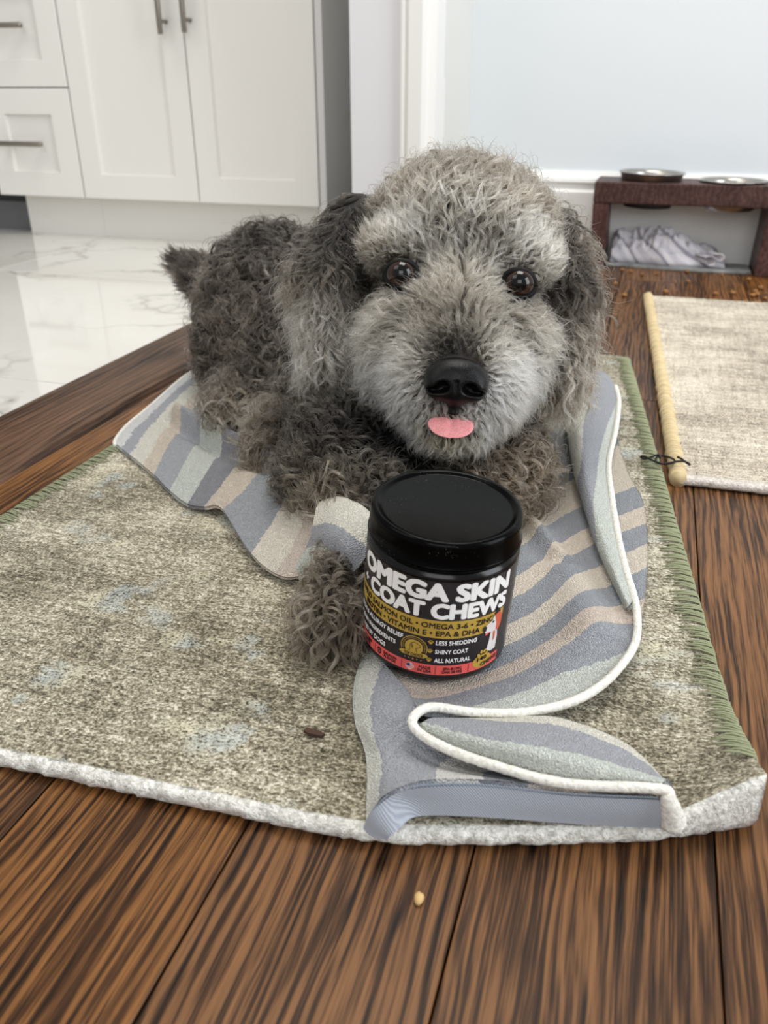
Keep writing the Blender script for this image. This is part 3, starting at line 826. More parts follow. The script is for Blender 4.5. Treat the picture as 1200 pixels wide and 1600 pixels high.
RB = 0.0460
jax = Vector((0.055, -0.065, 0.995)).normalized()
jar_loc = Vector((-0.0995, 0.4339, 0.0224))
jar = empty('jar', jar_loc)
jx = Vector((0, -1, 0)); jx = (jx - jax * jx.dot(jax)).normalized()       # the label faces this way
jr = (-jx).cross(jax)
Mj = Matrix((jr, -jx, jax)).transposed().to_3x3()
jar.rotation_mode = 'QUATERNION'
jar.rotation_quaternion = (Matrix.Rotation(YAW, 3, 'Z') @ Mj).to_quaternion()
tag(jar, 'black screw top jar of dog chews with bold white lettering', 'jar')

lathe('body', [(0.0, 0.002), (0.030, 0.0012), (0.036, 0.0004), (0.041, 0.0006), (0.0442, 0.0028), (0.0456, 0.0060), (RB, 0.0085), (RB, 0.0765), (0.0455, 0.0790), (0.0436, 0.0805), (0.0428, 0.0815), (0.0428, 0.084), (0.0400, 0.084)], BLACKPL, jar, 96)
lidp = [(0.0425, 0.0822), (0.0445, 0.0818), (0.0458, 0.0824), (0.0462, 0.0836), (0.0458, 0.0848), (0.0452, 0.0856), (0.0452, 0.0965), (0.0447, 0.0992), (0.0434, 0.1006), (0.0415, 0.1006), (0.0402, 0.0999), (0.0394, 0.0990), (0.0380, 0.0987), (0.0, 0.0987)]
lathe('lid', lidp, LIDM, jar, 96)['label'] = 'glossy black lid with a recessed dusty top'

def wrap_flat(name, polys_mesh, mat, parent, lift):
    """wrap a flat mesh drawn in (arc length, height) round the jar"""
    bm = bmesh.new(); bm.from_mesh(polys_mesh)
    xs = [v.co.x for v in bm.verts]
    if xs:
        step = 0.0021
        x = math.floor(min(xs) / step) * step + step
        while x < max(xs):
            bmesh.ops.bisect_plane(bm, geom=bm.verts[:] + bm.edges[:] + bm.faces[:], plane_co=(x, 0, 0), plane_no=(1, 0, 0), dist=1e-7)
            x += step
    for v in bm.verts:
        a = v.co.x / RB; r = RB + lift + v.co.z
        v.co = Vector((r * math.sin(a), -r * math.cos(a), v.co.y))
    me = bpy.data.meshes.new(name); bm.to_mesh(me); bm.free()
    bpy.data.meshes.remove(polys_mesh)
    return link(name, me, mat, parent)

def poly(name, outlines, mat, parent, lift):
    bm = bmesh.new()
    for o in outlines:
        bm.faces.new([bm.verts.new((x, y, 0)) for x, y in o])
    bmesh.ops.triangulate(bm, faces=bm.faces[:])
    return wrap_flat(name, bm_mesh(name, bm), mat, parent, lift)

def text(name, body, x0, x1, h0, h1, mat, parent, lift=0.00035, bold=0.02, slant=0.0, shear_h=0.0):
    """lettering fitted to the box x0..x1 (arc), h0..h1 (cap height) on the label; shear_h makes the line climb"""
    cu = bpy.data.curves.new(name, 'FONT')
    cu.body = body; cu.size = 1.0;  cu.resolution_u = 3; cu.space_line = 0.86
    cu.align_x = 'CENTER' if '\n' in body else 'LEFT'
    o = bpy.data.objects.new(name, cu); COL.objects.link(o)
    dg = bpy.context.evaluated_depsgraph_get(); dg.update()
    me = bpy.data.meshes.new_from_object(o.evaluated_get(dg))
    bpy.data.objects.remove(o); bpy.data.curves.remove(cu)
    if bold:                      # a heavier weight: the letters laid over themselves, a hair's breadth apart
        bmb = bmesh.new()
        for kz, (dx, dy) in enumerate(((0, 0), (1, 0), (-1, 0), (0, 1), (0, -1), (.7, .7), (-.7, .7), (.7, -.7), (-.7, -.7))):
            k = len(bmb.verts); bmb.from_mesh(me); bmb.verts.ensure_lookup_table()
            for v in bmb.verts[k:]:
                v.co.x += dx * bold; v.co.y += dy * bold * 0.8; v.co.z = kz * 0.00003
        bmb.to_mesh(me); bmb.free()
    co = np.zeros(len(me.vertices) * 3); me.vertices.foreach_get('co', co); co = co.reshape(-1, 3)
    lo, hi = co.min(0), co.max(0)
    ux = (co[:, 0] - lo[0]) / (hi[0] - lo[0]); uy = (co[:, 1] - lo[1]) / (hi[1] - lo[1])
    co[:, 0] = x0 + (x1 - x0) * ux + slant * (h1 - h0) * (uy - .5)
    co[:, 1] = h0 + (h1 - h0) * uy + shear_h * ux
    me.vertices.foreach_set('co', co.reshape(-1)); me.update(); me.materials.clear()
    return wrap_flat(name, me, mat, parent, lift)

def ell(cx, cy, rx, ry, n=20, rot=0.0, a0=0.0, a1=2 * math.pi):
    out = []
    for i in range(n):
        a = a0 + (a1 - a0) * i / n
        x, y = rx * math.cos(a), ry * math.sin(a)
        out.append((cx + x * math.cos(rot) - y * math.sin(rot), cy + x * math.sin(rot) + y * math.cos(rot)))
    return out
def ringpoly(cx, cy, r0, r1, n=36, a0=0.0, a1=2 * math.pi):
    return [[(cx + r * math.cos(a), cy + r * math.sin(a)) for r, a in ((r0, p), (r1, p), (r1, q), (r0, q))]
            for p, q in [(a0 + (a1 - a0) * i / n, a0 + (a1 - a0) * (i + 1) / n) for i in range(n)]]

lab = poly('label', [[(-0.085, 0.0075), (0.052, 0.0075), (0.052, 0.0765), (-0.085, 0.0765)]], LABELM, jar, 0.00012)
A_ = RB
text('title_lettering', 'OMEGA SKIN', -1.34 * A_, 0.93 * A_, 0.0632, 0.0760, INKW, lab, 0.0004, 0.066)
text('title_lettering', '+', -1.34 * A_, -1.22 * A_, 0.0535, 0.0590, INKW, lab, 0.0004, 0.030)
text('title_lettering', 'COAT CHEWS', -1.15 * A_, 0.92 * A_, 0.0508, 0.0622, INKW, lab, 0.0004, 0.066)
poly('gold_band', [[(-1.56 * A_, 0.0385), (-1.50 * A_, 0.0370), (0.56 * A_, 0.0370), (0.66 * A_, 0.0400), (0.72 * A_, 0.0440), (0.90 * A_, 0.0440), (0.90 * A_, 0.0496), (-1.56 * A_, 0.0496)]], INKG, lab, 0.00022)
text('band_lettering', 'WILD SALMON OIL • OMEGA 3-6 • ZINC', -1.40 * A_, 0.70 * A_, 0.0440, 0.0478, INKB, lab, 0.0004, 0.018)
text('band_lettering', 'BIOTIN • VITAMIN E • EPA & DHA', -1.24 * A_, 0.50 * A_, 0.0386, 0.0424, INKB, lab, 0.0004, 0.018)
for t, x0, x1, h in (('ITCH & ALLERGY RELIEF', -1.42, -0.50, 0.0318), ('CLEAN INGREDIENTS', -1.42, -0.60, 0.0252), ('LOVED BY DOGS', -1.40, -0.76, 0.0190)):
    text('claim_lettering', t, x0 * A_, x1 * A_, h, h + 0.0031, INKW, lab, 0.0004, 0.018)
def paw(cx, cy, s, mat, lift=0.0004):
    P = [ell(cx, cy - 0.25 * s, 0.45 * s, 0.36 * s, 14)]
    for dx, dy, r in ((-0.52, 0.12, 0.6), (-0.2, 0.46, 0.25), (0.2, 0.46, -0.25), (0.52, 0.12, -0.6)):
        P.append(ell(cx + dx * s, cy + dy * s, 0.17 * s, 0.25 * s, 10, r))
    return poly('paw_mark', P, mat, lab, lift)
for t, x1, h in (('LESS SHEDDING', 0.47, 0.0322), ('SHINY COAT', 0.36, 0.0256), ('ALL NATURAL', 0.41, 0.0190)):
    text('claim_lettering', t, -0.07 * A_, x1 * A_, h, h + 0.0031, INKW, lab, 0.0004, 0.018)
    paw(-0.135 * A_, h + 0.0016, 0.0023, INKG)
# the round gold seal with a dog's head, ribbon and stars
sx, sy = -0.345 * A_, 0.0275
sealx = lambda P: [[(sx + (x - sx) * 1.0, y) for x, y in o] for o in P]
poly('seal', ringpoly(sx, sy, 0.0077, 0.0082, 40, -0.35, math.pi + 0.35), INKG, lab, 0.0003)
poly('seal', ringpoly(sx, sy, 0.0063, 0.0071, 40, -0.35, math.pi + 0.35), INKGD, lab, 0.0003)
poly('seal', [ell(sx, sy, 0.0056, 0.0056, 30)], INKG, lab, 0.0003)
dogo = [(-0.0030, -0.0042), (-0.0022, -0.0015), (-0.0026, 0.0006), (-0.0018, 0.0030), (0.0002, 0.0040), (0.0020, 0.0032), (0.0038, 0.0022), (0.0040, 0.0010), (0.0026, 0.0003), (0.0014, -0.0002), (0.0016, -0.0020), (0.0026, -0.0042)]
line = []
for (xa, ya), (xb, yb) in zip(dogo[:-1], dogo[1:]):
    d = Vector((xb - xa, yb - ya)); n = Vector((-d.y, d.x)).normalized() * 0.00028
    line.append([(sx + xa - n.x, sy + ya - n.y), (sx + xb - n.x, sy + yb - n.y), (sx + xb + n.x, sy + yb + n.y), (sx + xa + n.x, sy + ya + n.y)])
line.append(ell(sx - 0.0012, sy + 0.0010, 0.0007, 0.0018, 12, 0.25))
poly('seal', line, INKGD, lab, 0.0004)
rib = [(sx - 0.0090, sy - 0.0052), (sx - 0.0070, sy - 0.0052), (sx - 0.0066, sy - 0.0066), (sx + 0.0066, sy - 0.0066), (sx + 0.0070, sy - 0.0052), (sx + 0.0090, sy - 0.0052), (sx + 0.0080, sy - 0.0036),
       (sx + 0.0066, sy - 0.0032), (sx - 0.0066, sy - 0.0032), (sx - 0.0080, sy - 0.0036)]
poly('seal_ribbon', [rib], INKG, lab, 0.00045)
text('seal_lettering', 'TOP CHOICE', sx - 0.0058, sx + 0.0058, sy - 0.0060, sy - 0.0039, INKB, lab, 0.0006, 0.01)
for i, dx in enumerate((-0.005, -0.0025, 0, 0.0025, 0.005)):
    r = 0.0009 if i == 2 else 0.0006
    poly('seal_star', [[(sx + dx + (r if k % 2 == 0 else r * .45) * math.sin(k * math.pi / 5), sy - 0.0086 + (r if k % 2 == 0 else r * .45) * math.cos(k * math.pi / 5)) for k in range(10)]], INKG, lab, 0.0003)
# coral strip with its cells
poly('coral_strip', [[(-1.62 * A_, 0.0092), (0.905 * A_, 0.0092), (0.905 * A_, 0.0166), (-1.62 * A_, 0.0166)]], INKR, lab, 0.00022)
for a in (-0.95, -0.49, -0.04, 0.40):
    poly('divider', [[(a * A_ - 0.00016, 0.0098), (a * A_ + 0.00016, 0.0098), (a * A_ + 0.00016, 0.0160), (a * A_ - 0.00016, 0.0160)]], INKB, lab, 0.0004)
text('strip_lettering', 'GRAIN\nFREE', -1.24 * A_, -1.04 * A_, 0.0106, 0.0152, INKB, lab, 0.0004, 0.010)
poly('strip_icon', [ell(-1.34 * A_, 0.0129, 0.0018, 0.0026, 16)], INKB, lab, 0.0004)
poly('strip_icon', [ell(-0.865 * A_, 0.0129, 0.0019, 0.0026, 16)], INKB, lab, 0.0004)
poly('strip_icon', ringpoly(-0.865 * A_, 0.0129, 0.0009, 0.0012, 14), INKR, lab, 0.00055)
text('strip_lettering', 'SALMON\nFLAVOR', -0.78 * A_, -0.57 * A_, 0.0106, 0.0152, INKB, lab, 0.0004, 0.010)
fx = -0.375 * A_
poly('flag_icon', [ell(fx, 0.0129, 0.0026, 0.0026, 22)], INKP, lab, 0.0003)
poly('flag_icon', [[(fx - .0022, .0129 + k - .00022), (fx + .0022, .0129 + k - .00022), (fx + .0022, .0129 + k + .00022), (fx - .0022, .0129 + k + .00022)] for k in (-.0014, -.0005, .0004, .0013)], INKR, lab, 0.00045)
poly('flag_icon', [[(fx - .0022, .0129), (fx + .0001, .0129), (fx + .0001, .0152), (fx - .0012, .0151), (fx - .0022, .0143)]], INKN, lab, 0.0006)
text('strip_lettering', 'MADE\nIN USA', -0.27 * A_, -0.09 * A_, 0.0106, 0.0152, INKB, lab, 0.0004, 0.010)
text('strip_lettering', 'EPA 81 MG\nDHA 58 MG', 0.05 * A_, 0.31 * A_, 0.0106, 0.0152, INKB, lab, 0.0004, 0.010)
# big paw with the count, and the portrait of a hound
paw(0.605 * A_, 0.0196, 0.0058, INKG, 0.0004)
poly('paw_mark', [ell(0.610 * A_, 0.0152, 0.0072, 0.0050, 24)], INKG, lab, 0.0004)
text('count_lettering', '140', 0.52 * A_, 0.67 * A_, 0.0158, 0.0186, INKB, lab, 0.0007, 0.02, 0.0, 0.0006)
text('count_lettering', 'CHEWS', 0.58 * A_, 0.87 * A_, 0.0112, 0.0142, INKB, lab, 0.0007, 0.02, 0.0, 0.0012)
hx, hy = 0.70 * A_, 0.0395
poly('hound_portrait', [[(hx - .0004, hy - .0035), (hx + .0050, hy - .0030), (hx + .0062, hy - .0100), (hx + .0058, hy - .0190), (hx + .0015, hy - .0195), (hx - .0022, hy - .0170), (hx - .0010, hy - .0110)]], INKP, lab, 0.0005)
poly('hound_portrait', [[(hx - .0065, hy - .0010), (hx - .0055, hy + .0020), (hx - .0015, hy + .0042), (hx + .0015, hy + .0080), (hx + .0045, hy + .0078), (hx + .0055, hy + .0020), (hx + .0045, hy - .0035), (hx - .0002, hy - .0042), (hx - .0045, hy - .0036)]], INKP, lab, 0.0006)
poly('hound_portrait', [[(hx + .0012, hy + .0078), (hx + .0048, hy + .0090), (hx + .0078, hy + .0060), (hx + .0080, hy + .0000), (hx + .0060, hy - .0050), (hx + .0036, hy - .0042), (hx + .0034, hy + .0010)]], INKO, lab, 0.0007)
poly('hound_portrait', [[(hx - .0075, hy + .0008), (hx - .0060, hy + .0026), (hx - .0044, hy + .0014), (hx - .0048, hy - .0018), (hx - .0066, hy - .0020)], ell(hx + .0002, hy + .0034, .0009, .0008, 10)], INKB, lab, 0.0008)
poly('hound_portrait', [[(hx + .0008, hy + .0080), (hx + .0016, hy + .0108), (hx + .0048, hy + .0112), (hx + .0060, hy + .0086), (hx + .0042, hy + .0078)]], INKB, lab, 0.0006)
poly('hound_portrait', [[(hx - .0052, hy - .0034), (hx - .0046, hy - .0052), (hx - .0020, hy - .0044), (hx - .0016, hy - .0036)]], INKR, lab, 0.0007)
poly('hound_portrait', [[(hx + .0016, hy - .0044), (hx + .0034, hy - .0046), (hx + .0036, hy - .0100), (hx + .0024, hy - .0120)]], INKO, lab, 0.0007)

# ------------------------------------------------------------------ feeding stand and what is round it
WALNUT = wood('dark_walnut', (86, 58, 52), (56, 34, 31), (70, 45, 41), 0.42, 5, 0.8, 0.6)
st = empty('feeder_stand', (0.05, 1.92, 0))
tag(st, 'low dark walnut stand holding two steel dog bowls by the baseboard', 'stand')
SF, SB = 1.855, 1.981
outer = [(-0.112, 0.0), (-0.119, 0.158), (-0.112, 0.1695), (-0.102, 0.1715), (0.240, 0.1715), (0.249, 0.1685), (0.2525, 0.158), (0.248, 0.0)]
inner = [(-0.083, 0.0), (-0.088, 0.1305), (0.217, 0.1305), (0.213, 0.0)]
def stand_panel(name, poly_, y0, y1, bev=0.0018):
    o = prism(name, [(x - 0.05, z) for x, z in poly_], y0 - 1.92, y1 - 1.92, WALNUT, st, 'Y', bev)
    return o
# two legs and the long top with two holes
stand_panel('leg', [(-0.112, 0.0005), (-0.119, 0.1295), (-0.088, 0.1295), (-0.083, 0.0005)], SF, SB)
stand_panel('leg', [(0.213, 0.0005), (0.217, 0.1295), (0.2515, 0.1295), (0.248, 0.0005)], SF, SB)
def stand_top():
    """a thick board with two round holes: ring of quads round each hole"""
    bm = bmesh.new()
    x0, x1, z0, z1 = -0.1195, 0.2525, 0.130, 0.1715
    hc = [(-0.012, (SF + SB) / 2, 0.0565), (0.147, (SF + SB) / 2, 0.0565)]
    xm = 0.0675
    seg = 48
    def ring_to_square(cx, cy, r, xa, xb, z):
        vs_o, vs_i = [], []
        angs = sorted([2 * math.pi * (k + 0.5) / seg for k in range(seg)] + [math.atan2(y_ - cy, x_ - cx) % (2 * math.pi) for x_ in (xa, xb) for y_ in (SF, SB)])
        for a in angs:
            c, s = math.cos(a), math.sin(a)
            tx = ((xb - cx) if c > 0 else (xa - cx)) / c
            ty = ((SB - cy) if s > 0 else (SF - cy)) / s
            t = min(abs(tx), abs(ty))
            vs_o.append(bm.verts.new((cx + c * t, cy + s * t, z))); vs_i.append(bm.verts.new((cx + c * r, cy + s * r, z)))
        for k in range(len(angs)):
            j = (k + 1) % len(angs)
            bm.faces.new([vs_o[k], vs_o[j], vs_i[j], vs_i[k]])
        return vs_o, vs_i
    for (cx, cy, r), (xa, xb) in zip(hc, ((x0, xm), (xm, x1))):
        to, ti = ring_to_square(cx, cy, r, xa, xb, z1)
        bo, bi = ring_to_square(cx, cy, r, xa, xb, z0)
        for k in range(len(ti)):
            j = (k + 1) % len(ti)
            bm.faces.new([ti[k], ti[j], bi[j], bi[k]])
            mx = (to[k].co.x + to[j].co.x) / 2
            if abs(mx - xm) > 1e-4:
                bm.faces.new([to[j], to[k], bo[k], bo[j]])
    bmesh.ops.remove_doubles(bm, verts=bm.verts[:], dist=1e-5)
    bmesh.ops.recalc_face_normals(bm, faces=bm.faces[:])
    for v in bm.verts:
        v.co -= Vector((0.05, 1.92, 0))
    o = link('top', bm_mesh('top', bm), WALNUT, st)
    mod = o.modifiers.new('bevel', 'BEVEL'); mod.width = 0.006; mod.segments = 3; mod.limit_method = 'ANGLE'; mod.angle_limit = R(50)
    return hc
hc = stand_top()
RUBBER = simple('black_rubber', (14, 14, 15), 0.6)
def bowl(name, cx, cy, zr, zb, r, label, tilt=0.0, base=None):
    root = empty(name, (cx, cy, zb)); tag(root, label, 'bowl', 'steel dog bowls in the walnut stand')
    h = zr - zb
    prof = [(0, 0.0), (r * .66, 0.0), (r * .74, h * .06), (r * .80, h * .3), (r * .82, h * .70), (r * (.90 if base else .83), h * .74), (r * (.93 if base else .84), h * .93), (r * .97, h * .97), (r, h * .99), (r * 1.005, h), (r * .98, h * 1.015), (r * .88, h * 1.0), (r * .82, h * .9),
            (r * .76, h * .4), (r * .66, h * .12), (0, h * .06)]
    lathe('bowl_shell', prof, STEEL, root, 72)
    if base:
        lathe('rubber_foot', [(r * .60, -base), (r * .72, -base), (r * .74, -base * .3), (r * .70, h * .05), (r * .60, h * .02)], RUBBER, root, 48)
    root.rotation_euler = (0, tilt, 0)
bowl('dog_bowl', hc[0][0], hc[0][1], 0.1865, 0.1300, 0.0665, 'taller steel dog bowl standing proud in the left of the walnut stand', 0.02, 0.010)
bowl('dog_bowl', hc[1][0], hc[1][1], 0.1755, 0.1180, 0.0660, 'lower steel dog bowl sunk into the right of the walnut stand', 0.0)

MATM = Mat('slate_grey_mat')
_n = MATM.noise(MATM.mapping(MATM.coord('Object'), (14, 30, 20)), 1.0, 4, 0.6)
MATM.p(color=MATM.ramp(_n, [(0.40, srgb(92, 94, 94)), (0.5, srgb(140, 143, 141)), (0.7, srgb(172, 174, 170))]), rough=0.8, normal=MATM.bump(_n, 0.3, 0.002))
mx = prism('feeding_mat', [(-0.080, 1.889), (0.02, 1.884), (0.11, 1.872), (0.2095, 1.8765), (0.2085, 1.962), (-0.078, 1.966)], 0.0005, 0.0062, MATM.m, None, 'Z', 0.0012)
tag(mx, 'thin slate grey mat on the floor under the walnut stand', 'mat')

# crumpled pale cloth on the mat
def cloth_heap():
    nu, nv = 150, 80
    u = np.linspace(0, 1, nu)[:, None]; v = np.linspace(0, 1, nv)[None, :]
    x = -0.074 + 0.232 * u + 0 * v
    y = 1.905 + 0.070 * v + 0.006 * np.sin(u * 9) * (1 - v) - 0.012 * u * (1 - v)
    P = np.stack([x, y, 0 * x], -1)
    f = P.reshape(-1, 3)
    rid = 1 - np.abs(fbm(f * (1, 2.0, 1), 22, 33, 2)); rid2 = 1 - np.abs(fbm(f * (1.4, 1.0, 1), 44, 41, 2))
    top = np.interp(u, [0, .12, .3, .45, .6, .75, .88, 1], [.052, .058, .062, .068, .054, .040, .036, .012]) 
    prof_ = np.clip(np.sin(np.clip(v * 1.08 + 0.03, 0, 1) * math.pi * 0.72), 0, 1) ** 0.62
    z = 0.0068 + top * prof_ * (0.46 + 0.42 * rid.reshape(nu, nv) ** 2 + 0.26 * rid2.reshape(nu, nv) ** 3)
    z[:, 0] = 0.0068; z[0, :] *= 0.55; z[-1, :] = 0.0068
    z = np.maximum(z, 0.0068)
    P[..., 2] = z
    V = list(map(tuple, P.reshape(-1, 3))); F = grid_faces(nu, nv)
    base = len(V); V += [(p[0], p[1], 0.0066) for p in P.reshape(-1, 3)[[i * nv + j for i in (0, nu - 1) for j in (0, nv - 1)]]]
    # the rolled end at the right
    for k, (rx, zc, yc, ln) in enumerate(((0.0125, 0.0205, 1.905, 0.030), (0.0090, 0.030, 1.900, 0.024))):
        t = np.linspace(0, 1, 26); a = np.linspace(-2.6, 2.4, 26)
        o = len(V)
        for i in range(26):
            rr_ = rx * (0.62 + 0.38 * t[i])
            for s_ in np.linspace(0, 1, 8):
                V.append((0.128 + 0.020 * math.sin(k) + rr_ * 1.25 * math.cos(a[i]) - 0.02 * s_, yc - 0.022 + ln * s_, zc + rr_ * math.sin(a[i])))
        F += grid_faces(26, 8, o)
    return mesh('folded_cloth', V, F, True)
CLOTHM = Mat('pale_grey_cotton')
_c = CLOTHM.coord('Object')
_w = CLOTHM.n('ShaderNodeTexWave', {'Vector': CLOTHM.mapping(_c, (1, 0.6, 0.5), (0, 0, 0), (0, 0.4, 0.5)), 'Scale': 10, 'Distortion': 12.0, 'Detail': 1.0, 'Detail Scale': 0.6}, wave_type='BANDS', bands_direction='DIAGONAL').outputs['Fac']
CLOTHM.p(color=CLOTHM.ramp(_w, [(0.02, srgb(150, 146, 156)), (0.08, srgb(208, 203, 207)), (0.6, srgb(218, 214, 216)), (0.94, srgb(196, 191, 198))]), rough=0.9, normal=CLOTHM.bump(CLOTHM.noise(_c, 400, 2), 0.4, 0.001))
cl = link('folded_cloth', cloth_heap(), CLOTHM.m)
sm = cl.modifiers.new('thickness', 'SOLIDIFY'); sm.thickness = 0.0016; sm.offset = 1.0
tag(cl, 'crumpled pale grey striped cloth lying on the mat under the stand', 'cloth')

# ------------------------------------------------------------------ spilled kibble and crumbs
KIBM = Mat('kibble')
_n = KIBM.noise(KIBM.coord('Object'), 500, 3)
KIBM.p(color=KIBM.ramp(_n, [(0.35, srgb(112, 74, 38)), (0.6, srgb(166, 116, 62))]), rough=0.85, normal=KIBM.bump(_n, 0.8, 0.0015))
def lump(seed, r):
    bm = bmesh.new(); bmesh.ops.create_icosphere(bm, subdivisions=2, radius=1.0)
    V = np.array([v.co for v in bm.verts]); n = fbm(V, 1.3, seed, 2)
    for v, k in zip(bm.verts, n):
        v.co *= 1 + 0.30 * k
        v.co.z *= 0.72
        v.co *= r
    return bm_mesh('kibble', bm, True)
KM = [lump(i, 0.0046) for i in range(4)]
spots = [(-0.0494, 1.6950, 1), (-0.0443, 1.8432, 0.9), (-0.0269, 1.8272, 1), (-0.0034, 1.8066, 0.8), (0.0264, 1.8226, 0.8), (0.0433, 1.6461, 1.1), (-0.0290, 1.5905, 1.2), (0.0855, 1.8615, 1), (0.0848, 1.7547, 1), (0.1312, 1.6561, 1), (0.1619, 1.6711, 1.1), (0.1219, 1.5938, 1.1), (0.1458, 1.5603, 0.9), (0.2028, 1.7006, 1), (0.2145, 1.7333, 1.1), (0.1951, 1.6590, 1.2), (0.2022, 1.6667, 1.3), (0.1796, 1.6115, 0.8), (0.2005, 1.6075, 0.9), (0.2153, 1.6435, 1), (0.1519, 1.8473, 0.8), (0.2004, 1.8157, 0.9)]
rk = random.Random(8)
for i, (x, y, s) in enumerate(spots):
    o = link('kibble', KM[i % 4], KIBM.m)
    o.location = (x, y, 0.0036 * s); o.rotation_euler = (0, 0, rk.uniform(0, 6)); o.scale = (s,) * 3
    if x > 0.19:
        tag(o, 'brown kibble piece in the loose heap before the right leg of the walnut stand', 'kibble', 'heaped kibble before the right leg of the stand')
    else:
        tag(o, 'brown kibble piece scattered alone on the wood floor between grey mat and beige rug', 'kibble', 'scattered kibble between the mat and the beige rug')
crumb = link('crumb', lump(12, 0.0030), simple('pale_crumb', (206, 172, 116), 0.8))
cx, cy = (-0.0617, 0.2581)
crumb.location = (cx, cy, 0.0023); crumb.scale = (0.8, 1.1, 1)
tag(crumb, 'single pale tan crumb lying on the wood floor before the rug', 'crumb')
cx, cy = (-0.1445, 0.3369)
chip = prism('wood_chip', [(-0.006, -0.0012), (-0.003, -0.0022), (0.005, -0.0016), (0.0065, 0.0006), (0.002, 0.0020), (-0.0055, 0.0014)], -0.0008, 0.0010, simple('bark_brown', (66, 44, 34), 0.8), None, 'Z')
chip.location = (cx, cy, RT + 0.0020); chip.rotation_euler = (0.05, 0.03, YAW - 0.35)
tag(chip, 'small brown chip of bark lying on the green rug', 'chip')

# ------------------------------------------------------------------ the dog
# Everything below is written in a frame (u, w, z): u to the dog's left, w away, z up; the root turns it into the room.
dog = empty('dog', (0, 0, 0), YAW)
tag(dog, 'curly grey dog lying on the towel with its tongue tip out', 'dog')
BASE = np.array([0.0, 0.80, 0.012])
dog.location = (CY * BASE[0] - SY * BASE[1], SY * BASE[0] + CY * BASE[1], BASE[2])

HC = np.array((0.0657, 0.7117, 0.1949))                       # middle of the face
FWD = np.array([-0.065, -0.966, 0.235]); FWD /= np.linalg.norm(FWD)
_r = np.array([0.996, 0.0, -0.075]); RGT = _r - FWD * (_r @ FWD); RGT /= np.linalg.norm(RGT)
UPV = np.cross(RGT, -FWD); UPV /= np.linalg.norm(UPV)
if UPV[2] < 0: UPV = -UPV
HM = np.stack([RGT, UPV, FWD], 1)                    # columns: right, up, towards the viewer's side

# shape of the animal: (group, kind, data, blend)
PR = []
def EL(g, c, r, M=None, k=0.022): PR.append((g, 'e', np.array(c, float), np.array(r, float), M, k))
def CP(g, a, ra, b, rb, k=0.020): PR.append((g, 'c', np.array(a, float), ra, np.array(b, float), rb, k))
# trunk
CP('body', (-0.0265, 0.8263, 0.0675), 0.086, (-0.1218, 0.9927, 0.1077), 0.082, 0.03)
EL('body', (0.0265, 0.7244, 0.0766), (0.082, 0.075, 0.062), None, 0.03)
EL('body', (-0.1251, 0.8191, 0.0422), (0.048, 0.052, 0.034), None, 0.022)
EL('body', (-0.0790, 0.7342, 0.0409), (0.045, 0.045, 0.034), None, 0.022)
EL('body', (-0.1584, 0.9720, 0.0670), (0.052, 0.06, 0.058), None, 0.022)
CP('paw', (-0.1629, 0.9550, 0.0447), 0.022, (-0.1860, 0.9375, 0.0323), 0.017, 0.014)
CP('tail', (-0.2022, 1.0722, 0.1094), 0.020, (-0.2437, 1.1215, 0.1181), 0.018, 0.016)
CP('tail', (-0.2437, 1.1215, 0.1181), 0.018, (-0.2757, 1.1505, 0.1309), 0.009, 0.012)
# shoulders, forelegs, paws
CP('leg', (-0.0235, 0.7204, 0.0687), 0.046, (-0.0388, 0.6379, 0.0500), 0.032, 0.022)
CP('leg', (-0.0388, 0.6379, 0.0500), 0.032, (-0.0073, 0.5658, 0.0517), 0.022, 0.016)
CP('foreleg', (-0.0073, 0.5658, 0.0517), 0.020, (-0.0284, 0.4833, 0.0374), 0.0165, 0.014)
EL('paw', (-0.0324, 0.4568, 0.0317), (0.0185, 0.028, 0.0170), None, 0.012)
for q in ((-0.0390, 0.4463, 0.0264), (-0.0322, 0.4415, 0.0258), (-0.0248, 0.4437, 0.0257)):
    EL('paw', q, (0.0078, 0.011, 0.0095), None, 0.006)
CP('leg', (0.0825, 0.7096, 0.0697), 0.042, (0.0991, 0.6389, 0.0520), 0.028, 0.022)
CP('leg', (0.0991, 0.6389, 0.0520), 0.026, (0.0660, 0.5915, 0.0472), 0.020, 0.016)
EL('paw', (0.0590, 0.5803, 0.0471), (0.020, 0.022, 0.016), None, 0.012)
# neck and head
CP('neck', (0.0135, 0.8578, 0.0852), 0.074, (0.0656, 0.8005, 0.1709), 0.074, 0.03)
EL('skull', (0.0697, 0.7761, 0.2001), (0.0815, 0.070, 0.082), HM, 0.025)
EL('skull', (0.0649, 0.7464, 0.2300), (0.056, 0.036, 0.045), HM, 0.025)
EL('cheek', (0.0268, 0.6872, 0.1513), (0.040, 0.050, 0.042), HM, 0.026)
EL('cheek', (0.0950, 0.6853, 0.1475), (0.038, 0.048, 0.042), HM, 0.026)
EL('face', (0.0162, 0.7255, 0.2176), (0.030, 0.020, 0.030), HM, 0.015)
EL('face', (0.1112, 0.7226, 0.2118), (0.030, 0.020, 0.030), HM, 0.015)
CP('face', (0.0628, 0.7048, 0.1858), 0.036, (0.0556, 0.6250, 0.1569), 0.025, 0.018)
EL('muzzle', (0.0401, 0.6260, 0.1325), (0.031, 0.032, 0.032), HM, 0.02)
EL('muzzle', (0.0717, 0.6251, 0.1307), (0.031, 0.032, 0.032), HM, 0.02)
EL('muzzle', (0.0572, 0.6452, 0.1304), (0.050, 0.038, 0.042), HM, 0.024)
EL('chin', (0.0520, 0.6105, 0.1064), (0.028, 0.016, 0.020), HM, 0.012)
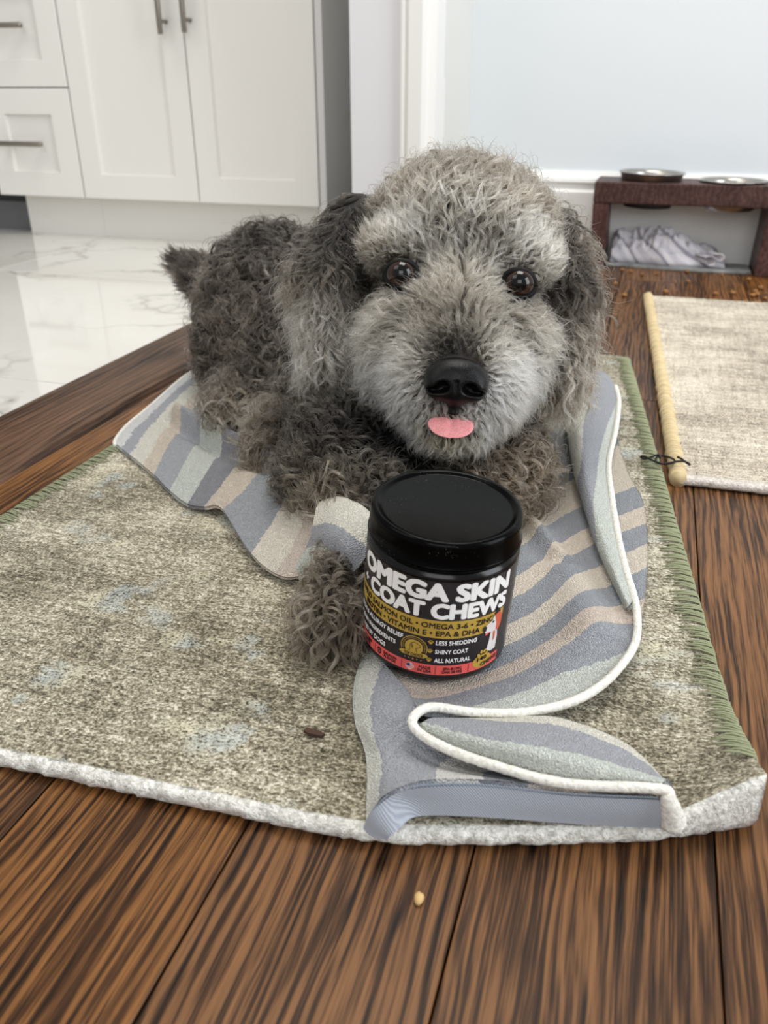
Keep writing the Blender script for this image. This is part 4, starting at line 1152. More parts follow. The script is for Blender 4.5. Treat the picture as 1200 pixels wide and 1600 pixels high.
EARS = {-1: ((-0.0227, 0.8172, 0.2367), (-0.0531, 0.7499, 0.1927), (-0.0493, 0.7000, 0.1456)), 1: ((0.1592, 0.8086, 0.2266), (0.1635, 0.7478, 0.1820), (0.1544, 0.6903, 0.1266))}
CP('ear', EARS[-1][0], 0.017, EARS[-1][1], 0.021, 0.012); CP('ear', EARS[-1][1], 0.021, EARS[-1][2], 0.013, 0.008)
CP('ear', EARS[1][0], 0.016, EARS[1][1], 0.014, 0.012); CP('ear', EARS[1][1], 0.014, EARS[1][2], 0.011, 0.008)
EYES = {-1: np.array((0.0139, 0.6817, 0.2066)), 1: np.array((0.1084, 0.6785, 0.2002))}
NOSE = np.array((0.0532, 0.5889, 0.1477))
MOUTH = np.array((0.0506, 0.5931, 0.1120))

def prim_d(pr, P):
    if pr[1] == 'e':
        _, _, c, r, M, k = pr
        q = P - c
        if M is not None: q = q @ M
        a = np.linalg.norm(q / r, axis=-1); b = np.linalg.norm(q / r ** 2, axis=-1) + 1e-9
        return a * (a - 1) / b
    _, _, a, ra, b, rb, k = pr
    ab = b - a
    t = np.clip((P - a) @ ab / (ab @ ab), 0, 1)
    return np.linalg.norm(P - a - t[..., None] * ab, axis=-1) - (ra + (rb - ra) * t)

def smin(a, b, k):
    h = np.clip(0.5 + 0.5 * (b - a) / k, 0, 1)
    return b + (a - b) * h - k * h * (1 - h)

def sdf_grid(prims, carve, lo, hi, h):
    lo = np.array(lo); n = np.ceil((np.array(hi) - lo) / h).astype(int) + 1
    f = np.full(n, 0.06, np.float64)
    ax = [lo[i] + h * np.arange(n[i]) for i in range(3)]
    for pr in prims:
        if pr[1] == 'e':
            c = pr[2]; r = pr[3].max(); blo, bhi = c - r, c + r; k = pr[5]
        else:
            blo = np.minimum(pr[2] - pr[3], pr[4] - pr[5]); bhi = np.maximum(pr[2] + pr[3], pr[4] + pr[5]); k = pr[6]
        m = 0.05
        i0 = np.clip(np.floor((blo - m - lo) / h).astype(int), 0, n - 1); i1 = np.clip(np.ceil((bhi + m - lo) / h).astype(int) + 1, 1, n)
        sl = tuple(slice(a, b) for a, b in zip(i0, i1))
        G = np.stack(np.meshgrid(*[ax[i][sl[i]] for i in range(3)], indexing='ij'), -1)
        f[sl] = smin(f[sl], prim_d(pr, G), k)
    for c, r, k in carve:
        c = np.array(c)
        i0 = np.clip(np.floor((c - r * 2 - lo) / h).astype(int), 0, n - 1); i1 = np.clip(np.ceil((c + r * 2 - lo) / h).astype(int) + 1, 1, n)
        sl = tuple(slice(a, b) for a, b in zip(i0, i1))
        G = np.stack(np.meshgrid(*[ax[i][sl[i]] for i in range(3)], indexing='ij'), -1)
        f[sl] = -smin(-f[sl], np.linalg.norm(G - c, axis=-1) - r, k)
    return f, lo, h

def surface_nets(f, lo, h):
    nx, ny, nz = f.shape
    s = f < 0
    c = np.zeros((nx - 1, ny - 1, nz - 1), np.int8)
    cor = [(i, j, k) for i in (0, 1) for j in (0, 1) for k in (0, 1)]
    for i, j, k in cor:
        c += s[i:nx - 1 + i, j:ny - 1 + j, k:nz - 1 + k]
    idx = np.argwhere((c > 0) & (c < 8))
    vid = np.full(c.shape, -1, np.int64); vid[tuple(idx.T)] = np.arange(len(idx))
    acc = np.zeros((len(idx), 3)); cnt = np.zeros(len(idx))
    for a in cor:
        for d in range(3):
            if a[d]: continue
            b = list(a); b[d] = 1
            ia, ib = idx + a, idx + b
            fa, fb = f[tuple(ia.T)], f[tuple(ib.T)]
            m = (fa < 0) != (fb < 0)
            t = fa[m] / (fa[m] - fb[m])
            acc[m] += ia[m] + t[:, None] * (ib[m] - ia[m]); cnt[m] += 1
    V = lo + h * acc / cnt[:, None]
    Q = []
    for d in range(3):
        a, b = [(1, 2), (2, 0), (0, 1)][d]
        sl0 = [slice(None)] * 3; sl1 = [slice(None)] * 3
        sl0[d] = slice(0, -1); sl1[d] = slice(1, None)
        m = s[tuple(sl0)] != s[tuple(sl1)]
        E = np.argwhere(m)
        E = E[(E[:, a] > 0) & (E[:, b] > 0) & (E[:, a] < f.shape[a] - 1) & (E[:, b] < f.shape[b] - 1)]
        ea = np.zeros(3, int); ea[a] = 1; eb = np.zeros(3, int); eb[b] = 1
        q = np.stack([vid[tuple((E - ea - eb).T)], vid[tuple((E - eb).T)], vid[tuple(E.T)], vid[tuple((E - ea).T)]], 1)
        fl = ~s[tuple(E.T)]
        q[fl] = q[fl][:, ::-1]
        Q.append(q)
    Q = np.vstack(Q)
    return V, Q[(Q >= 0).all(1)]

carve = [(EYES[k] + FWD * 0.010, 0.0150, 0.006) for k in EYES]
f, lo, h = sdf_grid(PR, carve, (-0.36, 0.40, 0.0), (0.26, 1.22, 0.36), 0.0036)
V, Q = surface_nets(f, lo, h)
V[:, 2] = np.maximum(V[:, 2], np.where(V[:, 1] > 0.60, 0.0185, 0.0125))
SKIN = Mat('dark_skin')
SKIN.p(color=srgb(44, 38, 34), rough=0.7, spec=0.3)
body = link('body', mesh('body', V - BASE, Q, True), SKIN.m, dog)

# ---- fur
def region(P):
    names = ['body', 'leg', 'foreleg', 'paw', 'tail', 'neck', 'skull', 'cheek', 'face', 'muzzle', 'chin', 'ear']
    D = {n: np.full(len(P), 1.0) for n in names}
    for pr in PR:
        D[pr[0]] = np.minimum(D[pr[0]], prim_d(pr, P))
    W = np.stack([np.exp(-np.clip(D[n], -0.01, 1) / 0.0055) for n in names], 1)
    W /= W.sum(1, keepdims=True)
    return names, W

def blend(names, W, table):
    return sum(W[:, i:i + 1] * np.atleast_1d(np.array(table[n], float))[None, :] for i, n in enumerate(names))

def sample_roots(n, dens):
    T = np.vstack([Q[:, [0, 1, 2]], Q[:, [0, 2, 3]]])
    A, B, Cc = V[T[:, 0]], V[T[:, 1]], V[T[:, 2]]
    N = np.cross(B - A, Cc - A); ar = np.linalg.norm(N, axis=1)
    cen = (A + B + Cc) / 3
    w = ar * dens(cen)
    cs = np.cumsum(w); t = np.searchsorted(cs, RNG.random(n) * cs[-1])
    t = np.minimum(t, len(T) - 1)
    r1 = np.sqrt(RNG.random(n)); r2 = RNG.random(n)
    P = A[t] * (1 - r1)[:, None] + B[t] * (r1 * (1 - r2))[:, None] + Cc[t] * (r1 * r2)[:, None]
    # smooth normal from the distance field
    g = np.stack(np.gradient(f, h), -1)
    ii = np.clip(np.round((P - lo) / h).astype(int), 0, np.array(f.shape) - 1)
    Nn = g[tuple(ii.T)]; Nn /= np.linalg.norm(Nn, axis=1)[:, None] + 1e-9
    return P, Nn

def unit(v): return v / (np.linalg.norm(v, axis=-1, keepdims=True) + 1e-9)

def face_uv(P):
    q = P - HC
    return q @ RGT, q @ UPV

def density(P):
    nm, W = region(P)
    d = blend(nm, W, dict(body=0.42, leg=0.60, foreleg=1.0, paw=0.9, tail=0.6, neck=0.4, skull=1.0, cheek=1.0, face=1.3, muzzle=1.5, chin=1.4, ear=1.3))[:, 0]
    back = (P[:, 1] > 0.80) & (P[:, 0] > -0.10)
    d = np.where(back, d * 0.45, d)
    pw = W[:, nm.index('paw')] + W[:, nm.index('foreleg')]
    return np.where((P[:, 2] < 0.02) & (pw < .5), d * 0.3, d)

NH = 320000
P0, N0 = sample_roots(NH, density)
names, W = region(P0)
fu, fv = face_uv(P0)
front = ((P0 - HC) @ FWD) > -0.045
keep = np.ones(NH, bool)
for k in EYES:
    q = P0 - (EYES[k] + FWD * 0.008); e = np.hypot((q @ RGT) / 0.0138, (q @ UPV) / 0.0124)
    keep &= ~((e < 1) & front)
q = P0 - NOSE
keep &= ~((np.hypot((q @ RGT) / 0.0215, (q @ UPV - 0.002) / 0.0165) < 1) & (((P0 - HC) @ FWD) > 0.0))
q = P0 - MOUTH
keep &= ~((np.hypot((q @ RGT) / 0.0215, (q @ UPV) / 0.0075) < 1) & (((P0 - HC) @ FWD) > 0.0))
keep &= P0[:, 2] > 0.0128
P0, N0, W, fu, fv = P0[keep], N0[keep], W[keep], fu[keep], fv[keep]
NH = len(P0)

GR = np.array([0, 0, -1.0])
TAILDIR = unit(np.array((-0.1218, 0.9927, 0.1077)) - np.array((0.0000, 0.7631, 0.0755)))
def flow(P, N, W):
    wi = {n: W[:, i:i + 1] for i, n in enumerate(names)}
    away = unit(P - (NOSE + FWD * 0.01))
    facef = unit(away + 0.15 * UPV + 0.25 * RGT * np.sign((P - HC) @ RGT)[:, None])
    chk = unit(away * 0.75 + GR * 0.75)
    muz = unit(away * 0.85 + GR * 0.65)
    chin = unit(GR * 1.0 + FWD * 0.25 + 0.3 * away)
    topd = unit(away * 0.5 - FWD * 0.2 + 0.35 * UPV)
    ear = unit(GR * 1.0 + 0.16 * away)
    bod = unit(TAILDIR * 0.65 + GR * 0.75)
    leg = unit(GR * 0.9 + 0.35 * N + np.array([0, -0.25, 0]))
    pawd = unit(np.array([-0.05, -0.40, -0.90]))[None, :] * np.ones_like(P)
    tl = unit(np.array((-0.2851, 1.1627, 0.1329)) - np.array((-0.2022, 1.0722, 0.1094)))[None, :] * np.ones_like(P)
    F = (wi['face'] * facef + wi['cheek'] * chk + wi['muzzle'] * muz + wi['chin'] * chin + wi['skull'] * topd + wi['ear'] * ear +
         (wi['body'] + wi['neck']) * bod + (wi['leg'] + wi['foreleg']) * leg + wi['paw'] * pawd + wi['tail'] * tl)
    F = unit(F)
    return unit(F - N * (F * N).sum(1, keepdims=True) * 0.9)

#           length  lift  curl    turns clump
TAB = dict(body=(.034, .42, .0046, 1.5, 1.0), leg=(.032, .42, .0052, 1.7, 1.0), foreleg=(.019, .36, .0036, 1.3, .9), paw=(.026, .36, .0034, 1.2, .9), tail=(.028, .35, .0010, .5, .6), neck=(.032, .40, .0046, 1.5, 1.0),
           skull=(.0290, .50, .0031, 1.1, .95), cheek=(.033, .28, .0026, 1.0, .72), face=(.0210, .28, .0017, .8, .55), muzzle=(.0220, .24, .0013, .6, .5), chin=(.020, .34, .0024, 1.0, .8), ear=(.048, .07, .0032, 1.7, 1.05))
par = blend(names, W, TAB)
L, LIFT, CURL, TURN, CLUMP = par.T
# shorter round the eyes and just above the nose
for k in EYES:
    q = P0 - EYES[k]; e = np.hypot(q @ RGT, q @ UPV)
    L = np.where(((P0 - HC) @ FWD) > -0.04, L * np.clip(0.42 + (e - 0.014) / 0.030, 0.42, 1), L)
q = P0 - NOSE; e = np.linalg.norm(q, axis=1)
L *= np.where((P0[:, 2] < 0.055) & (P0[:, 1] > 0.62), np.clip(P0[:, 2] / 0.055, .55, 1), 1)
L *= np.clip(0.40 + (e - 0.022) / 0.045, 0.40, 1.0)
L *= np.where(W[:, names.index('skull')] > .5, np.clip(0.75 + fv / 0.10 * 0.4, .6, 1.15), 1)

# guides: one for each lock of hair
NG = int(NH / 14)
gi = RNG.choice(NH, NG, replace=False)
kd = kdtree.KDTree(NG)
jit = 0.0022
for n, i in enumerate(gi):
    kd.insert(P0[i], n)
kd.balance()
own = np.empty(NH, np.int64); own2 = np.empty(NH, np.int64)
for i in range(NH):
    own[i] = kd.find((P0[i, 0], P0[i, 1], P0[i, 2]))[1]

K = 14
sv = np.linspace(0, 1, K)
gP, gN, gW = P0[gi], N0[gi], W[gi]
gF = flow(gP, gN, gW)
# low-frequency swirl so that the coat parts and turns
sw = np.stack([fbm(gP, 26, 51, 2), fbm(gP, 26, 52, 2), fbm(gP, 26, 53, 2)], 1)
swa = blend(names, gW, dict(body=.75, leg=.7, foreleg=.5, paw=.4, tail=.15, neck=.7, skull=.85, cheek=.5, face=.42, muzzle=.22, chin=.35, ear=.16))
gF = unit(gF + swa * sw * 1.5)
gF = unit(gF - gN * (gF * gN).sum(1, keepdims=True) * 0.85)
gL = L[gi] * RNG.uniform(0.72, 1.22, NG); gLift = LIFT[gi] * RNG.uniform(0.6, 1.35, NG)
gC = CURL[gi] * RNG.uniform(0.5, 1.5, NG); gT = TURN[gi] * RNG.uniform(0.7, 1.35, NG)
ph = RNG.uniform(0, 2 * np.pi, NG); hand = np.where(RNG.random(NG) < .5, 1.0, -1.0)
# direction along the strand: rises from the skin, then lies along the flow and droops
dirs = []
for s_ in sv:
    up = gLift * (1.15 - 0.95 * s_)
    droop = blend(names, gW, dict(body=.25, leg=.35, foreleg=.4, paw=.4, tail=.1, neck=.3, skull=.10, cheek=.35, face=.05, muzzle=.15, chin=.5, ear=.9))[:, 0] * s_
    d = gN * up[:, None] + gF * (0.45 + 0.55 * s_) + GR * droop[:, None]
    dirs.append(unit(d))
dirs = np.stack(dirs, 1)
step = gL[:, None, None] / (K - 1)
core = np.concatenate([np.zeros((NG, 1, 3)), np.cumsum(dirs[:, :-1] * step, axis=1)], 1)
e1 = unit(np.cross(gF, gN) + 1e-6); e2 = unit(np.cross(dirs[:, K // 2], e1))
ang = ph[:, None] + hand[:, None] * 2 * np.pi * gT[:, None] * sv[None, :]
amp = gC[:, None] * np.minimum(1.0, sv[None, :] * 2.2) * (1 + 0.25 * sv[None, :])
hel = amp[..., None] * (np.cos(ang)[..., None] * e1[:, None, :] + np.sin(ang)[..., None] * e2[:, None, :])
hel -= amp[:, :1, None] * 0
G = core + hel

# strands follow their lock and gather towards its tip
o = own
spread = (P0 - gP[o])
cl = CLUMP * RNG.uniform(0.55, 1.05, NH)
gather = 1 - np.clip(cl[:, None] * np.minimum(1, sv[None, :] * 1.7) ** 0.8, 0, 0.94)
lenj = RNG.uniform(0.70, 1.08, NH)
stray = RNG.random(NH) < 0.10
# sample the lock at a slightly different pace for each strand
tt = np.clip(sv[None, :] * lenj[:, None], 0, 1) * (K - 1)
i0 = np.minimum(tt.astype(int), K - 2); fr = (tt - i0)[..., None]
S_ = G[o[:, None], i0] * (1 - fr) + G[o[:, None], i0 + 1] * fr
wob = np.stack([np.sin(sv[None, :] * RNG.uniform(3, 9, NH)[:, None] + RNG.uniform(0, 6.3, NH)[:, None]) * sv[None, :] for _ in range(3)], -1)
wamp = np.where(stray, 0.0032, 0.0009) * np.clip(L / 0.03, .25, 1.2)
PT = gP[o][:, None, :] + spread[:, None, :] * gather[..., None] + S_ + wob * wamp[:, None, None]
PT += N0[:, None, :] * (np.where(stray, 0.35, 0.0) * L * RNG.random(NH))[:, None, None] * sv[None, :, None]
PT[:, 0] = P0
PT[..., 2] = np.maximum(PT[..., 2], 0.0150)

# no strand runs into the jar
_b = np.array([.0317, .4440, .0224]); _a = np.array(jax)
_q = PT - _b; _h = _q @ _a; _rv = _q - _h[..., None] * _a; _rr = np.linalg.norm(_rv, axis=-1)
_in = (_h > 0) & (_h < 0.102) & (_rr < 0.0468)
PT[_in] += (_rv[_in] / (_rr[_in][:, None] + 1e-9)) * (0.0468 - _rr[_in])[:, None]

# ---- coat colour: own markings, plus shade painted under the chin and beside the ears
def S3(r, g, b): return np.array(srgb(r, g, b)[:3])
BASEC = dict(body=S3(70, 64, 58), leg=S3(76, 69, 60), foreleg=S3(98, 90, 80), paw=S3(106, 98, 87), tail=S3(52, 46, 41), neck=S3(46, 40, 35), skull=S3(108, 98, 85), cheek=S3(186, 177, 161), face=S3(184, 175, 159),
             muzzle=S3(214, 207, 194), chin=S3(190, 172, 136), ear=S3(100, 92, 82))
COLR = blend(names, W, BASEC)
MARK = [  # (right, up) in metres on the face, radius, colour, strength
    (0.0000, 0.0886, 0.0927, 0.0319, (80, 72, 62), 0.9),
    (-0.0113, 0.0412, 0.0361, 0.0232, (200, 192, 177), 0.7),
    (-0.0422, 0.0299, 0.0309, 0.0144, (206, 198, 183), 0.55),
    (0.0479, 0.0268, 0.0309, 0.0155, (206, 198, 183), 0.55),
    (-0.0824, 0.0567, 0.0175, 0.0309, (44, 39, 34), 0.9),
    (-0.0855, 0.0052, 0.0124, 0.0541, (44, 39, 34), 0.9),  # shaded gap between ear and cheek, painted into the fur
    (0.0834, 0.0438, 0.0155, 0.0309, (62, 55, 48), 0.8),
    (0.0845, -0.0155, 0.0124, 0.0592, (46, 41, 36), 0.9),  # same painted gap shade beside the other ear
    (-0.0010, -0.0077, 0.0206, 0.0206, (132, 123, 110), 0.7),
    (-0.0041, -0.0536, 0.0474, 0.0247, (18, 15, 13), 0.98),
    (-0.0036, -0.0288, 0.0340, 0.0155, (50, 45, 40), 0.7),
    (-0.0639, -0.0165, 0.0155, 0.0103, (110, 101, 89), 0.6),
    (0.0618, -0.0268, 0.0206, 0.0134, (118, 109, 97), 0.6),
    (-0.0546, -0.0937, 0.0309, 0.0309, (232, 226, 212), 0.95),
    (0.0464, -0.0917, 0.0288, 0.0330, (226, 218, 202), 0.95),
    (-0.0113, -0.1349, 0.0309, 0.0093, (190, 168, 124), 0.6),
    (-0.0489, 0.0041, 0.0196, 0.0175, (14, 11, 10), 0.97),
    (0.0458, -0.0031, 0.0196, 0.0175, (14, 11, 10), 0.97),
    (-0.0052, -0.1040, 0.0309, 0.0082, (150, 142, 130), 0.5),
]
isface = np.clip(W[:, [names.index(n) for n in ('skull', 'cheek', 'face', 'muzzle', 'chin')]].sum(1), 0, 1) * (((P0 - HC) @ FWD) > -0.06)
for mu, mv, r1, r2, c, st_ in MARK:
    g_ = np.exp(-((fu - mu) / r1) ** 2 - ((fv - mv) / r2) ** 2) * st_ * isface
    COLR = COLR * (1 - g_[:, None]) + S3(*c) * g_[:, None]
BMARK = [  # patches on trunk, legs and ears: centre, radius, colour, strength
    ((-0.1282, 1.0101, 0.1638), 0.07, (60, 54, 48), 0.7),
    ((-0.0940, 0.9721, 0.1774), 0.09, (38, 34, 30), 0.85),
    ((-0.1981, 1.0328, 0.0983), 0.06, (60, 53, 47), 0.7),
    ((-0.1274, 0.8968, 0.0737), 0.06, (96, 86, 74), 0.6),
    ((-0.1275, 0.8004, 0.0386), 0.06, (98, 90, 80), 0.8),
    ((-0.2000, 0.9888, 0.0779), 0.05, (66, 59, 52), 0.6),
    ((-0.1828, 0.9337, 0.0359), 0.03, (52, 46, 40), 0.8),
    ((-0.0766, 0.7946, 0.0713), 0.045, (34, 30, 26), 0.85),
    ((0.0108, 0.6506, 0.0750), 0.085, (20, 17, 15), 0.97),  # shade the head throws on the chest, painted into the coat
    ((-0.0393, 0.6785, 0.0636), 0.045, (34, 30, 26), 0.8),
    ((0.0471, 0.6261, 0.0709), 0.06, (22, 19, 17), 0.95),  # more painted shade below the chin
    ((-0.0222, 0.6692, 0.0674), 0.05, (44, 38, 33), 0.8),
    ((0.0965, 0.6007, 0.0652), 0.045, (146, 129, 109), 0.85),
    ((-0.0406, 0.5973, 0.0585), 0.04, (112, 102, 89), 0.75),
    ((-0.0347, 0.4426, 0.0413), 0.05, (104, 94, 81), 0.7),
    ((-0.0263, 0.8032, 0.2424), 0.035, (36, 32, 28), 0.9),
    ((-0.0367, 0.7640, 0.2204), 0.03, (34, 30, 27), 0.9),
    ((-0.0702, 0.7422, 0.1887), 0.03, (128, 118, 103), 0.6),
    ((-0.0579, 0.6946, 0.1393), 0.055, (208, 200, 186), 0.95),
    ((0.1556, 0.7914, 0.2301), 0.035, (60, 53, 46), 0.85),
    ((0.1538, 0.7499, 0.1927), 0.028, (48, 42, 37), 0.85),
    ((0.1562, 0.6787, 0.1302), 0.045, (146, 136, 121), 0.75),
    ((-0.0688, 0.7054, 0.0835), 0.045, (58, 52, 46), 0.85),
    ((-0.0541, 0.7110, 0.1055), 0.035, (40, 36, 32), 0.8),
    ((-0.0211, 0.6409, 0.0846), 0.05, (22, 19, 17), 0.96),  # chest shade under the head deepened in the colour
    ((0.0027, 0.6353, 0.0669), 0.055, (18, 16, 14), 0.97),  # painted chest shade, continued
    ((0.0471, 0.6237, 0.0662), 0.05, (20, 17, 15), 0.95),  # painted chest shade below the muzzle
    ((-0.0398, 0.6389, 0.0740), 0.03, (48, 43, 38), 0.7),
    ((-0.0338, 0.7596, 0.2184), 0.028, (34, 30, 27), 0.85),
    ((0.1527, 0.7576, 0.2078), 0.025, (44, 39, 34), 0.8),
    ((-0.1131, 0.7439, 0.0488), 0.045, (150, 139, 123), 0.9),
    ((-0.1863, 0.9135, 0.0402), 0.035, (52, 46, 41), 0.85),
    ((-0.0397, 0.5819, 0.0613), 0.03, (124, 114, 100), 0.75),
]
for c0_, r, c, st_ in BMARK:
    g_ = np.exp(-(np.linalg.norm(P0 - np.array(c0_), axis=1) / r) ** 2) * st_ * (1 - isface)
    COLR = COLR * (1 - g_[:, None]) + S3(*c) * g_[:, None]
gvs = blend(names, gW, dict(body=.34, leg=.34, foreleg=.3, paw=.3, tail=.25, neck=.3, skull=.22, cheek=.17, face=.15, muzzle=.13, chin=.2, ear=.42))[:, 0]
silver = np.where(RNG.random(NG) < 0.22, 1.0 + gvs * 3.0, 1.0 - gvs * 0.75)
gv = (np.exp(RNG.normal(0, 0.7, NG) * gvs) * silver)[o] * np.exp(RNG.normal(0, 0.22, NH)) * (1 + 0.22 * fbm(P0, 38, 77, 2))
light = RNG.random(NH) < 0.07
COLR = COLR * gv[:, None]
COLR[light] = COLR[light] * 1.5 + 0.015
COLR = 1.22 * COLR ** 1.16
lum = COLR @ np.array([0.2126, 0.7152, 0.0722])
COLR = np.clip(lum[:, None] + (COLR - lum[:, None]) * 0.92, 0.004, 0.9)

cur = bpy.data.hair_curves.new('fur')
cur.add_curves([K] * NH)
cur.attributes['position'].data.foreach_set('vector', (PT - BASE).astype(np.float32).reshape(-1))
rd = cur.attributes.get('radius') or cur.attributes.new('radius', 'FLOAT', 'POINT')
rbase = blend(names, W, dict(body=.00023, leg=.00021, foreleg=.00018, paw=.00018, tail=.00022, neck=.00026, skull=.00018, cheek=.00017, face=.00015, muzzle=.00015, chin=.00015, ear=.00018))[:, 0]
prof_r = np.interp(sv, [0, .1, .7, 1], [.8, 1, .85, .25])
rd.data.foreach_set('value', (rbase[:, None] * prof_r[None, :]).astype(np.float32).reshape(-1))
ca_ = cur.attributes.new('coat', 'FLOAT_COLOR', 'CURVE')
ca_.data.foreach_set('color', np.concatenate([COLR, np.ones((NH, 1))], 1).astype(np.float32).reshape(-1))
FUR = Mat('fur')
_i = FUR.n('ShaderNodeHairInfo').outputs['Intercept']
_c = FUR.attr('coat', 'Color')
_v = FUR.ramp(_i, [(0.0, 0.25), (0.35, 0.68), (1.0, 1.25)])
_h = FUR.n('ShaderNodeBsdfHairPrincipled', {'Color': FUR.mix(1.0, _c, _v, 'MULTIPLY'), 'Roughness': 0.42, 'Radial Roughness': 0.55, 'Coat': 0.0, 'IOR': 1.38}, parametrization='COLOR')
FUR.nt.links.new(_h.outputs[0], FUR.out.inputs['Surface'])
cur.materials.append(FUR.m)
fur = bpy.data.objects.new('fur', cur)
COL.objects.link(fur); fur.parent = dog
fur['kind'] = 'stuff'

# ---- eyes
def eye_material():
    m = Mat('brown_eye')
    sx_ = m.n('ShaderNodeSeparateXYZ', {0: m.coord('Object')})
    r = m.n('ShaderNodeVectorMath', {0: m.n('ShaderNodeCombineXYZ', {'X': sx_.outputs['X'], 'Y': sx_.outputs['Y'], 'Z': 0.0}).outputs[0]}, operation='LENGTH').outputs['Value']
    r = m.math('MULTIPLY', r, 1 / 0.0130)
    n = m.noise(m.coord('Object'), 420, 3)
    r2 = m.math('ADD', r, m.math('MULTIPLY', m.math('SUBTRACT', n, .5), 0.07))
    col = m.ramp(r2, [(0.0, srgb(3, 3, 4)), (0.44, srgb(4, 3, 4)), (0.52, srgb(28, 15, 10)), (0.64, srgb(54, 30, 18)), (0.75, srgb(32, 18, 12)), (0.80, srgb(14, 9, 8)), (0.92, srgb(60, 50, 45)), (1.0, srgb(14, 11, 10))])
    m.p(color=col, rough=0.12, spec=0.25, coat=0.35, coat_rough=0.02)
    return m.m
EYEM = eye_material()
for k, gz in ((-1, (0.05, 0.10)), (1, (-0.02, 0.06))):
    prof = [(0.0, 0.0138)] + [(0.0130 * math.sin(a), 0.0130 * math.cos(a) + 0.0008 * max(0, math.cos(a) - .7) / .3) for a in np.linspace(0.12, math.pi - .01, 28)]
    o_ = lathe('eye', prof, EYEM, dog, 40)
    d = Vector(FWD + gz[0] * RGT + gz[1] * UPV)
    o_.location = EYES[k] - BASE
    o_.rotation_mode = 'QUATERNION'; o_.rotation_quaternion = d.to_track_quat('Z', 'Y')
LIDS = simple('black_eyelid', (10, 9, 9), 0.6, spec=0.2)
for k in EYES:
    a = np.linspace(0, 2 * np.pi, 41)
    c = EYES[k] + FWD * 0.0066
    cant = -0.12 * k
    P_ = [c + RGT * (0.0126 * math.cos(t)) + UPV * (0.0100 * math.sin(t) - 0.0003 - 0.10 * k * 0.0126 * math.cos(t)) + FWD * (-0.0035 * math.cos(t) ** 2) for t in a]
    tube('eyelid', np.array(P_) - BASE, 0.0026, LIDS, dog, 8)

# ---- nose
def nose_field():
    h_ = 0.0009
    n = [64, 60, 56]
    lo_ = np.array([-0.0285, -0.0270, -0.026])
    G_ = np.stack(np.meshgrid(*[lo_[i] + h_ * np.arange(n[i]) for i in range(3)], indexing='ij'), -1)   # x right, y up, z forward
    x, y, z = G_[..., 0], G_[..., 1], G_[..., 2]
    ax_ = np.abs(x)
    def e(c, r):
        q = (G_ - np.array(c)) / np.array(r); a = np.linalg.norm(q, axis=-1)
        return (a - 1) * min(r)
    d = e((0, 0.003, -0.002), (0.0225, 0.0145, 0.0150))
    d = smin(d, e((0, -0.007, -0.001), (0.0140, 0.0105, 0.0125)), 0.007)
    Gs = G_.copy(); Gs[..., 0] = ax_
    def es(c, r):
        q = (Gs - np.array(c)) / np.array(r); a = np.linalg.norm(q, axis=-1)
        return (a - 1) * min(r)
    d = smin(d, es((0.0140, -0.004, 0.001), (0.0085, 0.0095, 0.0110)), 0.005)
    nos = es((0.0098, -0.0040, 0.0120), (0.0052, 0.0040, 0.0085))
    nos = smin(nos, es((0.0165, -0.0070, 0.0085), (0.0050, 0.0020, 0.0075)), 0.003)
    d = -smin(-d, nos, 0.0025)
    groove = np.hypot(x, z - 0.0125) - 0.0011
    d = np.where(y < 0.001, -smin(-d, groove, 0.0020), d)
    d = smin(d, np.maximum(np.hypot(x / 1.0, (z + 0.001)) - 0.0042, np.abs(y + 0.017) - 0.0075), 0.004)
    return d, lo_, h_
fn, lon, hn = nose_field()
Vn, Qn = surface_nets(fn, lon, hn)
NM = np.stack([RGT, UPV, FWD], 1)
tilt = R(8)
Vn = (Vn * (1.02, 1.0, 1.0)) @ NM.T + NOSE
NOSEM = Mat('wet_black_nose')
_v = NOSEM.n('ShaderNodeTexVoronoi', {'Vector': NOSEM.coord('Object'), 'Scale': 900}, feature='DISTANCE_TO_EDGE').outputs['Distance']
NOSEM.p(color=srgb(10, 9, 9), rough=0.32, spec=0.22, coat=0.0, normal=NOSEM.bump(_v, 0.35, 0.0006))
nm = mesh('nose', Vn - BASE, Qn, True)
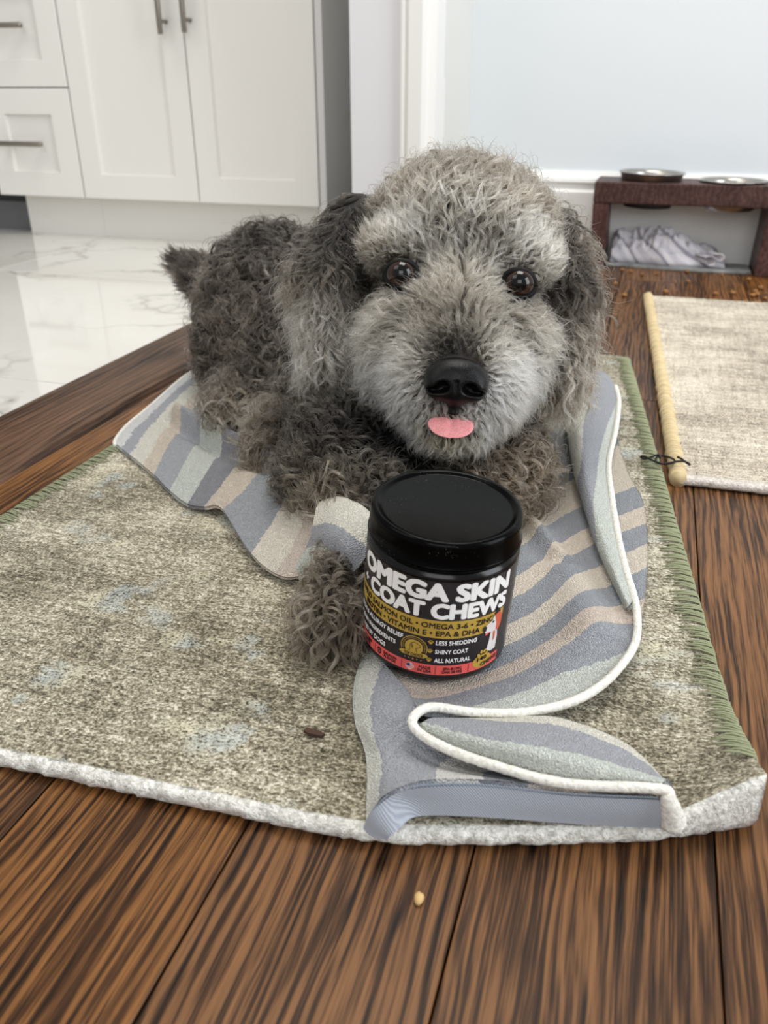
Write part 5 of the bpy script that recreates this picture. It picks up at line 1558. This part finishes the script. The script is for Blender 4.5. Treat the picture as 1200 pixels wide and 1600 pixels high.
link('nose', nm, NOSEM.m, dog)

# ---- tongue tip
TONG = Mat('pink_tongue')
_n = TONG.noise(TONG.coord('Object'), 700, 2)
TONG.p(color=TONG.ramp(_n, [(0.3, srgb(222, 136, 138)), (0.7, srgb(238, 164, 164))]), rough=0.42, spec=0.45, sss=0.15, normal=TONG.bump(_n, 0.25, 0.0006))
TONG.bsdf.inputs['Subsurface Radius'].default_value = (0.004, 0.0015, 0.001)
nu, nv = 40, 28
TVs = []
for i in range(nu):
    a = 2 * math.pi * i / nu
    for j in range(nv):
        b = -math.pi / 2 + math.pi * j / (nv - 1)
        x = 0.0172 * math.cos(b) * (abs(math.cos(a)) ** 0.85) * (1 if math.cos(a) > 0 else -1)
        y = 0.0122 * math.sin(a) * math.cos(b)
        z = 0.0033 * math.sin(b) - (0.0012 * math.exp(-(x / 0.0022) ** 2) if b > 0 else 0)
        fw = y
        z -= 0.55 * max(0, fw + 0.004) + 9.0 * max(0, fw) ** 2        # bends down over the lip
        TVs.append(MOUTH + RGT * x + FWD * (fw * 0.8 + 0.0095) + UPV * (z + 0.0035))
TFs = [(i * nv + j, ((i + 1) % nu) * nv + j, ((i + 1) % nu) * nv + j + 1, i * nv + j + 1) for i in range(nu) for j in range(nv - 1)]
tm = mesh('tongue', np.array(TVs) - BASE, TFs, True)
bm = bmesh.new(); bm.from_mesh(tm); bmesh.ops.remove_doubles(bm, verts=bm.verts[:], dist=1e-5); bmesh.ops.recalc_face_normals(bm, faces=bm.faces[:]); bm.to_mesh(tm); bm.free()
link('tongue', tm, TONG.m, dog)

# ---- claws that show through the hair of the forepaw
for q_ in ((-0.0475, 0.4369, 0.0256), (-0.0156, 0.4392, 0.0258)):
    c = np.array(q_)
    P_ = [c + (0, 0.006, 0.004), c + (0, 0.001, 0.003), c + (0.0004, -0.004, -0.002)]
    P_ = [np.array((p[0], p[1], max(p[2], 0.0145))) for p in P_]
    tube('claw', catmull(P_, 8) - BASE, np.linspace(0.0030, 0.0010, 8), LIDS, dog, 8)
